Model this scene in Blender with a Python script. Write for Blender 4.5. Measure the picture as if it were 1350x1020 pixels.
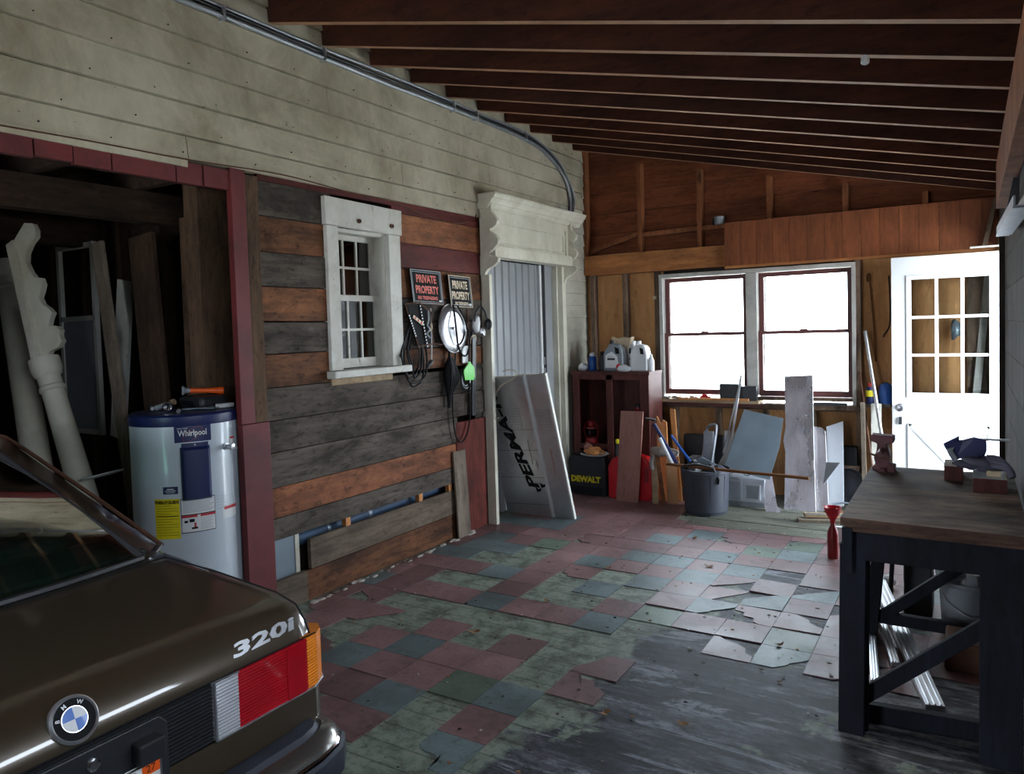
import bpy, bmesh, math, random
from mathutils import Vector, Matrix, Euler, noise as mnoise
PI = math.pi
R = math.radians
rng = random.Random(7)
for o in list(bpy.data.objects):
    bpy.data.objects.remove(o, do_unlink=True)
C = bpy.context.scene.collection
scene = bpy.context.scene

# ------------------------------------------------------------------ camera
cam = bpy.data.cameras.new('camera')
camo = bpy.data.objects.new('camera', cam)
C.objects.link(camo)
cam.sensor_fit = 'HORIZONTAL'
cam.sensor_width = 36.0
cam.lens = 980.0 / 1350.0 * 36.0
cam.shift_y = -33.0 / 1350.0
cam.clip_start = 0.02
yaw, pit, rol = R(31.69), R(2.465), R(1.702)
f_ = Vector((-math.sin(yaw) * math.cos(pit), math.cos(yaw) * math.cos(pit), -math.sin(pit)))
r_ = Vector((math.cos(yaw), math.sin(yaw), 0))
d_ = -(r_.cross(f_))
cr, sr = math.cos(rol), math.sin(rol)
cx_ = r_ * cr + d_ * sr
cy_ = -r_ * sr + d_ * cr
M = Matrix((cx_, -cy_, -f_)).transposed().to_4x4()
M.translation = Vector((0, 0, 1.55))
camo.matrix_world = M
scene.camera = camo

# ------------------------------------------------------------------ world, exposure
world = bpy.data.worlds.new('overcast_sky')
scene.world = world
world.use_nodes = True
wn = world.node_tree
wn.nodes.clear()
wo = wn.nodes.new('ShaderNodeOutputWorld')
bg = wn.nodes.new('ShaderNodeBackground')
tc = wn.nodes.new('ShaderNodeTexCoord')
sx = wn.nodes.new('ShaderNodeSeparateXYZ')
rp = wn.nodes.new('ShaderNodeValToRGB')
rp.color_ramp.elements[0].position = 0.0
rp.color_ramp.elements[0].color = (0.80, 0.89, 1.0, 1)
rp.color_ramp.elements[1].position = 0.9
rp.color_ramp.elements[1].color = (0.72, 0.84, 1.0, 1)
wn.links.new(tc.outputs['Generated'], sx.inputs[0])
wn.links.new(sx.outputs[2], rp.inputs[0])
wn.links.new(rp.outputs[0], bg.inputs[0])
bg.inputs[1].default_value = 6.0
wn.links.new(bg.outputs[0], wo.inputs[0])
vs = scene.view_settings
vs.view_transform = 'Standard'
vs.look = 'None'
vs.gamma = 1.0
vs.use_curve_mapping = False
vs.exposure = 1.85
sl = bpy.data.lights.new('sun', 'SUN')
sl.energy = 14.0
sl.angle = R(6)
sl.color = (1.0, 0.96, 0.88)
so = bpy.data.objects.new('sun', sl)
C.objects.link(so)
# high sun behind the old house: it lights the ground outside, never the room
so.rotation_euler = Vector((-0.8, 0.0, 1.0)).to_track_quat('Z', 'Y').to_euler()


def portal(name, loc, rot, w, h):
    l = bpy.data.lights.new(name, 'AREA')
    l.shape = 'RECTANGLE'
    l.size = w
    l.size_y = h
    l.cycles.is_portal = True
    o = bpy.data.objects.new(name, l)
    C.objects.link(o)
    o.location = loc
    o.rotation_euler = rot
    return o


# portals only guide the sampling of the sky through the openings
portal('window_daylight', (-1.66, 7.0, 1.45), (R(-90), 0, 0), 1.7, 1.15)
portal('added_opening_daylight', (-2.45, -2.2, 1.05), (R(90), 0, 0), .9, 2.1)  # unseen doorway behind the camera, added to light the room from the front
portal('doorway_daylight', (0.36, 6.2, 1.0), (0, R(90), 0), 2.05, 0.8)
portal('garage_window_daylight', (0.30, 1.15, 1.68), (0, R(90), 0), 0.28, 2.3)


# ------------------------------------------------------------------ materials
def srgb(r, g, b):
    def f(v):
        v /= 255.0
        return v / 12.92 if v <= 0.04045 else ((v + 0.055) / 1.055) ** 2.4
    return (f(r), f(g), f(b), 1)


def newmat(name):
    m = bpy.data.materials.new(name)
    m.use_nodes = True
    nt = m.node_tree
    b = nt.nodes['Principled BSDF']
    return m, nt, b


def N(nt, t, **kw):
    n = nt.nodes.new(t)
    for k, v in kw.items():
        setattr(n, k, v)
    return n


def ramp(nt, stops):
    r = nt.nodes.new('ShaderNodeValToRGB')
    cr_ = r.color_ramp
    while len(cr_.elements) < len(stops):
        cr_.elements.new(0.5)
    for e, (p, c) in zip(cr_.elements, stops):
        e.position = p
        e.color = c if len(c) == 4 else (*c, 1)
    return r


def coords(nt, stretch=(1, 1, 1), island=False):
    t = N(nt, 'ShaderNodeTexCoord')
    src = t.outputs['Object']
    if island:
        g = N(nt, 'ShaderNodeNewGeometry')
        mm = N(nt, 'ShaderNodeMath', operation='MULTIPLY')
        mm.inputs[1].default_value = 37.0
        nt.links.new(g.outputs['Random Per Island'], mm.inputs[0])
        va = N(nt, 'ShaderNodeVectorMath', operation='ADD')
        nt.links.new(src, va.inputs[0])
        nt.links.new(mm.outputs[0], va.inputs[1])
        src = va.outputs[0]
    mp = N(nt, 'ShaderNodeMapping')
    mp.inputs['Scale'].default_value = stretch
    nt.links.new(src, mp.inputs[0])
    return mp.outputs[0]


def mixc(nt, fac, a, b, blend='MIX'):
    m = N(nt, 'ShaderNodeMix', data_type='RGBA', blend_type=blend)
    if isinstance(fac, float):
        m.inputs[0].default_value = fac
    else:
        nt.links.new(fac, m.inputs[0])
    for s, i in ((a, 6), (b, 7)):
        if isinstance(s, tuple):
            m.inputs[i].default_value = s if len(s) == 4 else (*s, 1)
        else:
            nt.links.new(s, m.inputs[i])
    return m.outputs[2]


def noise(nt, vec, scale, detail=4, rough=0.6, dist=0.0):
    n = N(nt, 'ShaderNodeTexNoise')
    n.inputs['Scale'].default_value = scale
    n.inputs['Detail'].default_value = detail
    n.inputs['Roughness'].default_value = rough
    n.inputs['Distortion'].default_value = dist
    nt.links.new(vec, n.inputs['Vector'])
    return n.outputs[0]


def bump(nt, b, h, strength, dist=0.01):
    bn = N(nt, 'ShaderNodeBump')
    bn.inputs['Strength'].default_value = strength
    bn.inputs['Distance'].default_value = dist
    nt.links.new(h, bn.inputs['Height'])
    nt.links.new(bn.outputs[0], b.inputs['Normal'])


def plain(name, col, rough=0.6, metal=0.0, coat=0.0, var=0.15, scale=12, bmp=0.0, spec=0.5):
    m, nt, b = newmat(name)
    v = coords(nt)
    f = noise(nt, v, scale, 5)
    dark = tuple(c * (1 - var) for c in col[:3]) + (1,)
    lite = tuple(min(1, c * (1 + var)) for c in col[:3]) + (1,)
    r = ramp(nt, [(0.3, dark), (0.7, lite)])
    nt.links.new(f, r.inputs[0])
    nt.links.new(r.outputs[0], b.inputs['Base Color'])
    b.inputs['Roughness'].default_value = rough
    b.inputs['Metallic'].default_value = metal
    b.inputs['Coat Weight'].default_value = coat
    b.inputs['Specular IOR Level'].default_value = spec
    if bmp:
        bump(nt, b, f, bmp)
    return m


def wood(name, c0, c1, axis='Y', rough=0.8, knots=True, scale=1.0, island=0.25, stain=0.45, bmp=0.35, spec=0.3, paint=None, paint_amt=0.5):
    m, nt, b = newmat(name)
    st = {'X': (0.12, 1, 1), 'Y': (1, 0.12, 1), 'Z': (1, 1, 0.12)}[axis]
    v = coords(nt, st, True)
    f = noise(nt, v, 22 * scale, 8, 0.65, 0.6)
    r = ramp(nt, [(0.25, c0), (0.5, tuple((a + b_) / 2 for a, b_ in zip(c0, c1))), (0.75, c1)])
    nt.links.new(f, r.inputs[0])
    col = r.outputs[0]
    st2 = {'X': (0.4, 1, 1), 'Y': (1, 0.4, 1), 'Z': (1, 1, 0.4)}[axis]
    v2 = coords(nt, st2, True)
    f2 = noise(nt, v2, 4.5 * scale, 6, 0.7, 0.4)
    r2 = ramp(nt, [(0.38, (1 - stain,) * 3), (0.58, (1, 1, 1))])
    nt.links.new(f2, r2.inputs[0])
    col = mixc(nt, 1.0, col, r2.outputs[0], 'MULTIPLY')
    f6 = noise(nt, coords(nt, st2, True), 38 * scale, 5, 0.7, 0.3)
    r6 = ramp(nt, [(0.34, (0.45, 0.42, 0.4)), (0.46, (1, 1, 1))])
    nt.links.new(f6, r6.inputs[0])
    col = mixc(nt, min(1.0, stain * 1.6), col, r6.outputs[0], 'MULTIPLY')
    if knots:
        vo = N(nt, 'ShaderNodeTexVoronoi')
        vo.inputs['Scale'].default_value = 3.2 * scale
        nt.links.new(coords(nt, {'X': (0.5, 1, 1), 'Y': (1, 0.5, 1), 'Z': (1, 1, 0.5)}[axis], True), vo.inputs['Vector'])
        r3 = ramp(nt, [(0.05, (0.25, 0.2, 0.18)), (0.11, (1, 1, 1))])
        nt.links.new(vo.outputs['Distance'], r3.inputs[0])
        col = mixc(nt, 0.8, col, r3.outputs[0], 'MULTIPLY')
    if paint:
        f4 = noise(nt, coords(nt, st2, True), 3.0, 8, 0.75)
        r4 = ramp(nt, [(paint_amt - 0.04, (0, 0, 0)), (paint_amt + 0.04, (1, 1, 1))])
        nt.links.new(f4, r4.inputs[0])
        col = mixc(nt, r4.outputs[0], col, paint)
    if island:
        g = N(nt, 'ShaderNodeNewGeometry')
        r5 = ramp(nt, [(0, (1 - island,) * 3), (1, (1 + island * .4,) * 3)])
        nt.links.new(g.outputs['Random Per Island'], r5.inputs[0])
        col = mixc(nt, 1.0, col, r5.outputs[0], 'MULTIPLY')
    nt.links.new(col, b.inputs['Base Color'])
    b.inputs['Roughness'].default_value = rough
    b.inputs['Specular IOR Level'].default_value = spec
    bump(nt, b, f, bmp, 0.004)
    return m


def painted(name, base, stain, chip, stain_amt=0.5, chip_amt=0.68, rough=0.6, axis='Y', scale=2.0, bmp=0.2):
    """old paint: large stains, streaks and small chips"""
    m, nt, b = newmat(name)
    v = coords(nt, (1, 1, 1), False)
    f = noise(nt, v, scale, 8, 0.7, 0.5)
    r = ramp(nt, [(stain_amt - 0.13, stain), (stain_amt + 0.12, base)])
    nt.links.new(f, r.inputs[0])
    col = r.outputs[0]
    f3 = noise(nt, coords(nt, (1, 1.3, .8), False), 3.0, 7, 0.72)
    r3 = ramp(nt, [(0.36, (0.80, 0.78, 0.74)), (0.6, (1, 1, 1))])
    nt.links.new(f3, r3.inputs[0])
    col = mixc(nt, 0.9, col, r3.outputs[0], 'MULTIPLY')
    f2 = noise(nt, coords(nt, {'Y': (1, .4, 1.6), 'Z': (1.5, 1.5, .4), 'X': (.4, 1, 1.6)}[axis], False), 26, 7, 0.7)
    r2 = ramp(nt, [(chip_amt, (0, 0, 0)), (chip_amt + 0.03, (1, 1, 1))])
    nt.links.new(f2, r2.inputs[0])
    col = mixc(nt, r2.outputs[0], col, chip)
    nt.links.new(col, b.inputs['Base Color'])
    b.inputs['Roughness'].default_value = rough
    bump(nt, b, f2, bmp, 0.004)
    return m


def glass(name, tint=(1, 1, 1), refl=0.1, ior=1.45):
    m, nt, b = newmat(name)
    nt.nodes.remove(b)
    out = nt.nodes['Material Output']
    tr = N(nt, 'ShaderNodeBsdfTransparent')
    tr.inputs[0].default_value = (*tint, 1)
    gl = N(nt, 'ShaderNodeBsdfGlossy')
    gl.inputs['Roughness'].default_value = 0.03
    fr = N(nt, 'ShaderNodeFresnel')
    fr.inputs[0].default_value = ior
    mx = N(nt, 'ShaderNodeMixShader')
    ma = N(nt, 'ShaderNodeMath', operation='ADD')
    ma.inputs[1].default_value = refl
    nt.links.new(fr.outputs[0], ma.inputs[0])
    nt.links.new(ma.outputs[0], mx.inputs[0])
    nt.links.new(tr.outputs[0], mx.inputs[1])
    nt.links.new(gl.outputs[0], mx.inputs[2])
    nt.links.new(mx.outputs[0], out.inputs[0])
    return m


def foil(name, col=(0.62, 0.62, 0.66), rough=0.28, crinkle=0.6, scale=9, st=(1, 1, 1)):
    m, nt, b = newmat(name)
    v = coords(nt, st)
    f = noise(nt, v, scale, 8, 0.7, 1.2)
    r = ramp(nt, [(0.3, tuple(c * .78 for c in col)), (0.6, col)])
    nt.links.new(f, r.inputs[0])
    nt.links.new(r.outputs[0], b.inputs['Base Color'])
    b.inputs['Metallic'].default_value = 0.85
    f2 = noise(nt, v, scale * 0.6, 4)
    r2 = ramp(nt, [(0.3, (rough,) * 3), (0.7, (rough + 0.25,) * 3)])
    nt.links.new(f2, r2.inputs[0])
    nt.links.new(r2.outputs[0], b.inputs['Roughness'])
    bump(nt, b, f, crinkle, 0.004)
    return m


def floor_base_mat():
    m, nt, b = newmat('floor_old_boards')
    t = N(nt, 'ShaderNodeTexCoord')
    sep = N(nt, 'ShaderNodeSeparateXYZ')
    nt.links.new(t.outputs['Object'], sep.inputs[0])
    # dark worn boards running across the room with fine grain
    v = coords(nt, (0.25, 1.6, 1))
    f = noise(nt, v, 6, 9, 0.72, 0.6)
    r = ramp(nt, [(0.36, srgb(26, 27, 31)), (0.48, srgb(58, 59, 65)), (0.6, srgb(98, 99, 107)), (0.70, srgb(158, 160, 170))])
    nt.links.new(f, r.inputs[0])
    fh = noise(nt, coords(nt, (0.8, 1.4, 1)), 24, 8, 0.75, 0.5)
    rh = ramp(nt, [(0.36, (0.35, 0.34, 0.34)), (0.5, (0.95, 0.95, 0.95)), (0.66, (1.5, 1.5, 1.5))])
    nt.links.new(fh, rh.inputs[0])
    dark = mixc(nt, 1.0, r.outputs[0], rh.outputs[0], 'MULTIPLY')
    # pale residue streaks
    f1 = noise(nt, coords(nt, (0.5, 2.2, 1)), 3.2, 9, 0.75, 0.8)
    r1 = ramp(nt, [(0.55, (0, 0, 0)), (0.60, (.9, .9, .9))])
    nt.links.new(f1, r1.inputs[0])
    dark = mixc(nt, r1.outputs[0], dark, srgb(150, 152, 162))
    # green adhesive / old paint
    f2 = noise(nt, coords(nt, (1, 1, 1)), 7, 8, 0.7, 0.4)
    r2 = ramp(nt, [(0.3, srgb(64, 66, 60)), (0.42, srgb(108, 112, 100)), (0.52, srgb(134, 146, 130)), (0.62, srgb(150, 155, 140)), (0.72, srgb(124, 112, 102))])
    nt.links.new(f2, r2.inputs[0])
    # where green shows: beyond a wavering border, plus a few islands
    fm = noise(nt, coords(nt, (1, 1, 1)), 1.6, 6, 0.6, 0.3)
    # d = 0.9*(y-3.1) - 1.2*(x+1.5) + noise
    a1 = N(nt, 'ShaderNodeMath', operation='MULTIPLY_ADD')
    nt.links.new(sep.outputs[1], a1.inputs[0]); a1.inputs[1].default_value = 0.25; a1.inputs[2].default_value = -0.75
    a2 = N(nt, 'ShaderNodeMath', operation='MULTIPLY_ADD')
    nt.links.new(sep.outputs[0], a2.inputs[0]); a2.inputs[1].default_value = -2.2; a2.inputs[2].default_value = -2.9
    a3 = N(nt, 'ShaderNodeMath', operation='ADD')
    nt.links.new(a1.outputs[0], a3.inputs[0]); nt.links.new(a2.outputs[0], a3.inputs[1])
    a4 = N(nt, 'ShaderNodeMath', operation='MULTIPLY_ADD')
    nt.links.new(fm, a4.inputs[0]); a4.inputs[1].default_value = 3.0; a4.inputs[2].default_value = -1.5
    a5 = N(nt, 'ShaderNodeMath', operation='ADD')
    nt.links.new(a3.outputs[0], a5.inputs[0]); nt.links.new(a4.outputs[0], a5.inputs[1])
    rm = ramp(nt, [(0.0, (0, 0, 0)), (0.12, (1, 1, 1))])
    nt.links.new(a5.outputs[0], rm.inputs[0])
    col = mixc(nt, rm.outputs[0], dark, r2.outputs[0])
    # small green islands on the dark boards
    fi = noise(nt, coords(nt, (1, 1, 1)), 3.3, 6, 0.6, 0.2)
    ri = ramp(nt, [(0.60, (0, 0, 0)), (0.635, (1, 1, 1))])
    nt.links.new(fi, ri.inputs[0])
    col = mixc(nt, ri.outputs[0], col, r2.outputs[0])
    fg = noise(nt, coords(nt, (1, 1, 1)), 30, 8, 0.75)
    rg_ = ramp(nt, [(0.36, (0.45, 0.42, 0.40)), (0.48, (1, 1, 1))])
    nt.links.new(fg, rg_.inputs[0])
    col = mixc(nt, 0.9, col, rg_.outputs[0], 'MULTIPLY')
    # seams between boards (0.09 m)
    ms = N(nt, 'ShaderNodeMath', operation='MULTIPLY'); ms.inputs[1].default_value = 1 / 0.115
    nt.links.new(sep.outputs[1], ms.inputs[0])
    wv = N(nt, 'ShaderNodeMath', operation='FRACT'); nt.links.new(ms.outputs[0], wv.inputs[0])
    fs = noise(nt, coords(nt, (1, 1, 1)), 4, 3)
    wv2 = N(nt, 'ShaderNodeMath', operation='MULTIPLY_ADD'); nt.links.new(fs, wv2.inputs[0]); wv2.inputs[1].default_value = -0.1
    nt.links.new(wv.outputs[0], wv2.inputs[2])
    rs = ramp(nt, [(0.0, (0.42,) * 3), (0.045, (1, 1, 1))])
    nt.links.new(wv2.outputs[0], rs.inputs[0])
    col = mixc(nt, 0.75, col, rs.outputs[0], 'MULTIPLY')
    nt.links.new(col, b.inputs['Base Color'])
    b.inputs['Roughness'].default_value = 0.62
    b.inputs['Specular IOR Level'].default_value = 0.35
    bump(nt, b, f, 0.5, 0.006)
    return m


def tile_mat(name, c, worn, dirt=(0.12, 0.12, 0.13)):
    m, nt, b = newmat(name)
    v = coords(nt, (1, 1, 1), True)
    f = noise(nt, v, 9, 9, 0.75, 0.5)
    r = ramp(nt, [(0.3, tuple(x * .6 for x in c[:3])), (0.48, c), (0.64, c), (0.8, worn)])
    nt.links.new(f, r.inputs[0])
    col = r.outputs[0]
    f2 = noise(nt, coords(nt), 2.3, 8, 0.7)
    r2 = ramp(nt, [(0.36, (0.55, 0.53, 0.52)), (0.6, (1, 1, 1))])
    nt.links.new(f2, r2.inputs[0])
    col = mixc(nt, 1.0, col, r2.outputs[0], 'MULTIPLY')
    f3 = noise(nt, coords(nt), 60, 4, 0.7)
    r3 = ramp(nt, [(0.3, (0.75,) * 3), (0.55, (1, 1, 1))])
    nt.links.new(f3, r3.inputs[0])
    col = mixc(nt, 0.6, col, r3.outputs[0], 'MULTIPLY')
    f8 = noise(nt, coords(nt), 22, 7, 0.75, 0.4)
    r8 = ramp(nt, [(0.33, (0.42, 0.40, 0.38)), (0.43, (1, 1, 1))])
    nt.links.new(f8, r8.inputs[0])
    col = mixc(nt, 0.85, col, r8.outputs[0], 'MULTIPLY')
    g = N(nt, 'ShaderNodeNewGeometry')
    r5 = ramp(nt, [(0, (0.72,) * 3), (1, (1.15,) * 3)])
    nt.links.new(g.outputs['Random Per Island'], r5.inputs[0])
    col = mixc(nt, 1.0, col, r5.outputs[0], 'MULTIPLY')
    nt.links.new(col, b.inputs['Base Color'])
    rr = ramp(nt, [(0.3, (0.36,) * 3), (0.7, (0.56,) * 3)])
    nt.links.new(f2, rr.inputs[0])
    nt.links.new(rr.outputs[0], b.inputs['Roughness'])
    b.inputs['Specular IOR Level'].default_value = 0.4
    bump(nt, b, f8, 0.25, 0.003)
    return m


MT = {}
MT['siding'] = painted('siding_paint', srgb(200, 193, 170), srgb(156, 146, 122), srgb(100, 88, 66), 0.46, 0.665, 0.65, 'Y', 1.5)
MT['clap'] = painted('clapboard_paint', srgb(188, 186, 172), srgb(140, 138, 122), srgb(100, 90, 70), 0.42, 0.72, 0.6, 'Y', 1.6)
MT['white'] = painted('old_white_paint', srgb(220, 217, 200), srgb(202, 196, 174), srgb(150, 138, 112), 0.36, 0.80, 0.5, 'Z', 2.5)
MT['white2'] = painted('window_white_paint', srgb(214, 213, 205), srgb(176, 172, 158), srgb(112, 92, 76), 0.38, 0.66, 0.55, 'Z', 3.0)
MT['doorwhite'] = plain('door_white_paint', srgb(222, 224, 224)[:3], 0.35, var=0.04, scale=3)
MT['redpaint'] = painted('red_barn_paint', srgb(112, 40, 42), srgb(78, 28, 30), srgb(120, 88, 70), 0.42, 0.70, 0.6, 'Z', 3.0)
MT['redwood'] = wood('red_stained_board', srgb(120, 52, 40), srgb(92, 40, 32), 'Z', 0.7, True, 1, 0.15)
MT['plank_o'] = wood('orange_brown_plank', srgb(88, 54, 34), srgb(160, 104, 66), 'Y', 0.75, True, 1, 0.3, 0.65)
MT['plank_o2'] = wood('bright_orange_plank', srgb(120, 68, 44), srgb(186, 118, 76), 'Y', 0.7, True, 1, 0.1, 0.6)
MT['plank_g'] = wood('weathered_grey_plank', srgb(66, 58, 52), srgb(120, 110, 100), 'Y', 0.9, True, 1, 0.2, 0.6)
MT['plank_g2'] = wood('weathered_brown_grey_plank', srgb(84, 72, 62), srgb(140, 122, 104), 'Y', 0.85, True, 1, 0.2, 0.4)
MT['plank_r'] = wood('red_painted_plank', srgb(84, 34, 32), srgb(116, 46, 42), 'Y', 0.7, False, 1, 0.1, 0.4)
MT['post_b'] = wood('weathered_brown_post', srgb(76, 58, 44), srgb(120, 94, 72), 'Z', 0.85)
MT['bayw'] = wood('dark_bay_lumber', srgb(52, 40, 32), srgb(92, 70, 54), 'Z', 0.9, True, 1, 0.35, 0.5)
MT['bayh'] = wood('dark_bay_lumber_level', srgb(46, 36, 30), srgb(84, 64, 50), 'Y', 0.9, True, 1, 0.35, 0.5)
MT['joist_lit'] = wood('rafter_underside_painted_light', srgb(150, 108, 78), srgb(192, 150, 116), 'X', 0.7, False, 0.8, 0.15, 0.25)  # paler rafter undersides: light from below put into the wood colour
MT['joist'] = wood('red_brown_rafter', srgb(54, 25, 14), srgb(88, 42, 24), 'X', 0.85, True, 0.8, 0.3, 0.5)
MT['deck'] = wood('roof_deck_boards', srgb(78, 40, 24), srgb(112, 60, 36), 'Y', 0.85, True, 1, 0.2)
MT['sheath'] = wood('gable_sheathing', srgb(104, 54, 32), srgb(150, 84, 52), 'X', 0.8, True, 1, 0.3, 0.35)
MT['stud'] = wood('pine_stud', srgb(126, 74, 44), srgb(170, 106, 66), 'Z', 0.75, True, 1, 0.25, 0.35)
MT['studg'] = wood('grey_brown_stud', srgb(96, 78, 64), srgb(146, 122, 102), 'Z', 0.85, True, 1, 0.25, 0.5)
MT['header'] = wood('pine_header', srgb(150, 92, 50), srgb(200, 134, 80), 'X', 0.7, True, 1, 0.1, 0.3)
MT['vpine'] = wood('pine_vertical_boards', srgb(116, 62, 36), srgb(156, 90, 54), 'Z', 0.65, True, 1, 0.15, 0.25)
MT['ply'] = wood('plywood_sheet', srgb(184, 128, 78), srgb(222, 170, 116), 'Z', 0.75, True, 0.6, 0.1, 0.3)
MT['casing'] = painted('grey_white_casing', srgb(190, 188, 182), srgb(150, 146, 138), srgb(110, 96, 84), 0.42, 0.68, 0.6, 'Z', 3)
MT['sashred'] = plain('maroon_sash_paint', srgb(96, 48, 44)[:3], 0.5, var=0.2)
MT['rightw'] = wood('dark_right_wall_boards', srgb(48, 44, 40), srgb(78, 70, 62), 'Z', 0.9, True, 1, 0.3, 0.5)
MT['floor'] = floor_base_mat()
MT['t_red'] = tile_mat('tile_red', srgb(152, 116, 116), srgb(184, 164, 160))
MT['t_green'] = tile_mat('tile_green', srgb(118, 136, 138), srgb(156, 168, 166))
MT['t_lgreen'] = tile_mat('tile_pale_green', srgb(122, 142, 122), srgb(158, 168, 150))
MT['landing'] = wood('worn_grey_floor_boards', srgb(98, 102, 92), srgb(142, 142, 124), 'X', 0.7, False, 1, 0.15, 0.45)
MT['ground'] = plain('pale_gravel_ground', (0.5, 0.5, 0.48), 0.9, scale=20)
MT['paintcar'] = None
m, nt, b = newmat('brown_metallic_car_paint')
b.inputs['Base Color'].default_value = (0.062, 0.044, 0.026, 1)
b.inputs['Metallic'].default_value = 0.3
b.inputs['Roughness'].default_value = 0.33
b.inputs['Coat Weight'].default_value = 1.0
b.inputs['Coat Roughness'].default_value = 0.06
fl = noise(nt, coords(nt), 900, 2)
rr_ = ramp(nt, [(0.3, (0.30,) * 3), (0.7, (0.38,) * 3)])
nt.links.new(fl, rr_.inputs[0]); nt.links.new(rr_.outputs[0], b.inputs['Roughness'])
MT['car'] = m
MT['blackpl'] = plain('black_plastic', (0.02, 0.021, 0.024), 0.45)
MT['blackmat'] = plain('matt_black', (0.010, 0.010, 0.011), 0.8, spec=0.2)
MT['rubber'] = plain('dark_blue_grey_rubber', (0.035, 0.04, 0.055), 0.5)
MT['chrome'] = plain('chrome', (0.8, 0.8, 0.82), 0.12, 1.0, var=0.05)
MT['steel'] = plain('dull_steel', (0.5, 0.5, 0.52), 0.35, 1.0, bmp=0.05)
MT['galv'] = plain('galvanised_steel', (0.32, 0.34, 0.37), 0.4, 0.8, var=0.15, scale=30)
MT['alu'] = plain('aluminium', (0.72, 0.73, 0.76), 0.3, 0.9, var=0.08)
MT['greybump'] = plain('grey_bumper_metal', (0.34, 0.33, 0.31), 0.22, 0.9, var=0.08)
MT['lampred'] = plain('red_lamp_lens', (0.42, 0.006, 0.014), 0.12, coat=1, var=0.2, scale=8)
MT['lampamb'] = plain('amber_lamp_lens', (0.85, 0.25, 0.02), 0.15, coat=1, var=0.1)
MT['lampclr'] = plain('clear_lamp_lens', (0.55, 0.56, 0.58), 0.15, 0.3, coat=1, var=0.1)
MT['blue'] = plain('emblem_blue', (0.008, 0.12, 0.5), 0.4, coat=.3, var=0.05)
MT['paper'] = plain('white_label', (0.75, 0.76, 0.76), 0.5, var=0.04)
MT['carglass'] = glass('car_glass', (0.42, 0.62, 0.54), 0.02, 1.22)
MT['glass'] = glass('window_glass', (0.93, 0.95, 0.94), 0.02)
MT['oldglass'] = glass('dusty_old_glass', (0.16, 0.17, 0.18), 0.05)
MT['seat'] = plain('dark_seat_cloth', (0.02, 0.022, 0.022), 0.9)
MT['tank'] = plain('white_enamel', srgb(196, 206, 214)[:3], 0.3, coat=0.3, var=0.03, scale=3)
MT['navy'] = plain('navy_blue', srgb(26, 38, 84)[:3], 0.4, var=0.15)
MT['yellow'] = plain('label_yellow', srgb(232, 214, 30)[:3], 0.5, var=0.05)
MT['orange'] = plain('bright_orange', srgb(236, 92, 24)[:3], 0.4, var=0.08)
MT['red'] = plain('red_plastic', srgb(196, 22, 34)[:3], 0.35, var=0.12)
MT['dred'] = plain('dark_red_enamel', srgb(140, 22, 28)[:3], 0.4, var=0.2)
MT['labred'] = plain('label_red', srgb(190, 40, 44)[:3], 0.5, var=0.05)
MT['signred'] = plain('sign_red_letters', srgb(214, 84, 66)[:3], 0.5, var=0.1)
MT['signcream'] = plain('sign_cream_letters', srgb(206, 186, 156)[:3], 0.5, var=0.1)
MT['green'] = plain('lime_green', srgb(110, 214, 90)[:3], 0.4, var=0.05)
MT['cabinet'] = wood('red_brown_cabinet', srgb(74, 36, 32), srgb(104, 54, 46), 'Z', 0.6, False, 1, 0.12, 0.3)
MT['cardboard'] = plain('cardboard', srgb(160, 116, 78)[:3], 0.85, var=0.15)
MT['pinkboard'] = wood('brown_painted_board', srgb(150, 104, 92), srgb(178, 128, 114), 'Z', 0.6, False, 1, 0.1, 0.25)
MT['orangew'] = wood('fresh_orange_board', srgb(200, 126, 68), srgb(236, 170, 110), 'Z', 0.65, True, 1, 0.15, 0.2)
MT['palew'] = wood('pale_lumber', srgb(158, 132, 100), srgb(200, 176, 142), 'X', 0.75, True, 1, 0.2, 0.3)
MT['greyw'] = wood('grey_lumber', srgb(104, 92, 80), srgb(158, 144, 126), 'Z', 0.85, True, 1, 0.2, 0.35)
MT['cloth'] = plain('grey_canvas', srgb(150, 140, 134)[:3], 0.9, var=0.25, bmp=0.4)
MT['jugw'] = plain('white_plastic', srgb(218, 220, 222)[:3], 0.35, var=0.04)
MT['jugs'] = plain('silver_grey_plastic', srgb(138, 144, 150)[:3], 0.35, 0.2, var=0.06)
MT['tub'] = plain('charcoal_plastic', srgb(62, 66, 76)[:3], 0.55, var=0.12)
MT['sheetgrey'] = plain('blue_grey_sheet_metal', srgb(122, 136, 146)[:3], 0.45, 0.35, var=0.12, scale=5)
MT['ac'] = plain('white_appliance_plastic', srgb(206, 212, 220)[:3], 0.4, var=0.04)
MT['acgrey'] = plain('grey_grille', srgb(150, 156, 162)[:3], 0.5, var=0.1)
MT['foil'] = foil('foil_facing', (0.72, 0.72, 0.76), 0.26, 0.15, 5)
MT['foil2'] = foil('crinkled_foil_facing', (0.80, 0.77, 0.83), 0.18, 0.5, 13, (1, 1, .25))
MT['foam'] = plain('white_foam_edge', srgb(232, 230, 222)[:3], 0.8, var=0.05)
MT['ribbed'] = plain('blue_grey_ribbed_metal', srgb(150, 153, 155)[:3], 0.5, 0.05, var=0.06, scale=4)
MT['bench'] = wood('dark_bench_lumber', srgb(17, 19, 27), srgb(36, 40, 52), 'Z', 0.8, False, 1, 0.3, 0.4)
MT['benchtop'] = wood('stained_bench_plywood', srgb(90, 76, 68), srgb(156, 136, 122), 'X', 0.75, True, 0.8, 0.1, 0.75)
MT['plyedge'] = wood('plywood_edge', srgb(70, 50, 42), srgb(112, 84, 70), 'X', 0.8, False, 2, 0.1)
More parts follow.
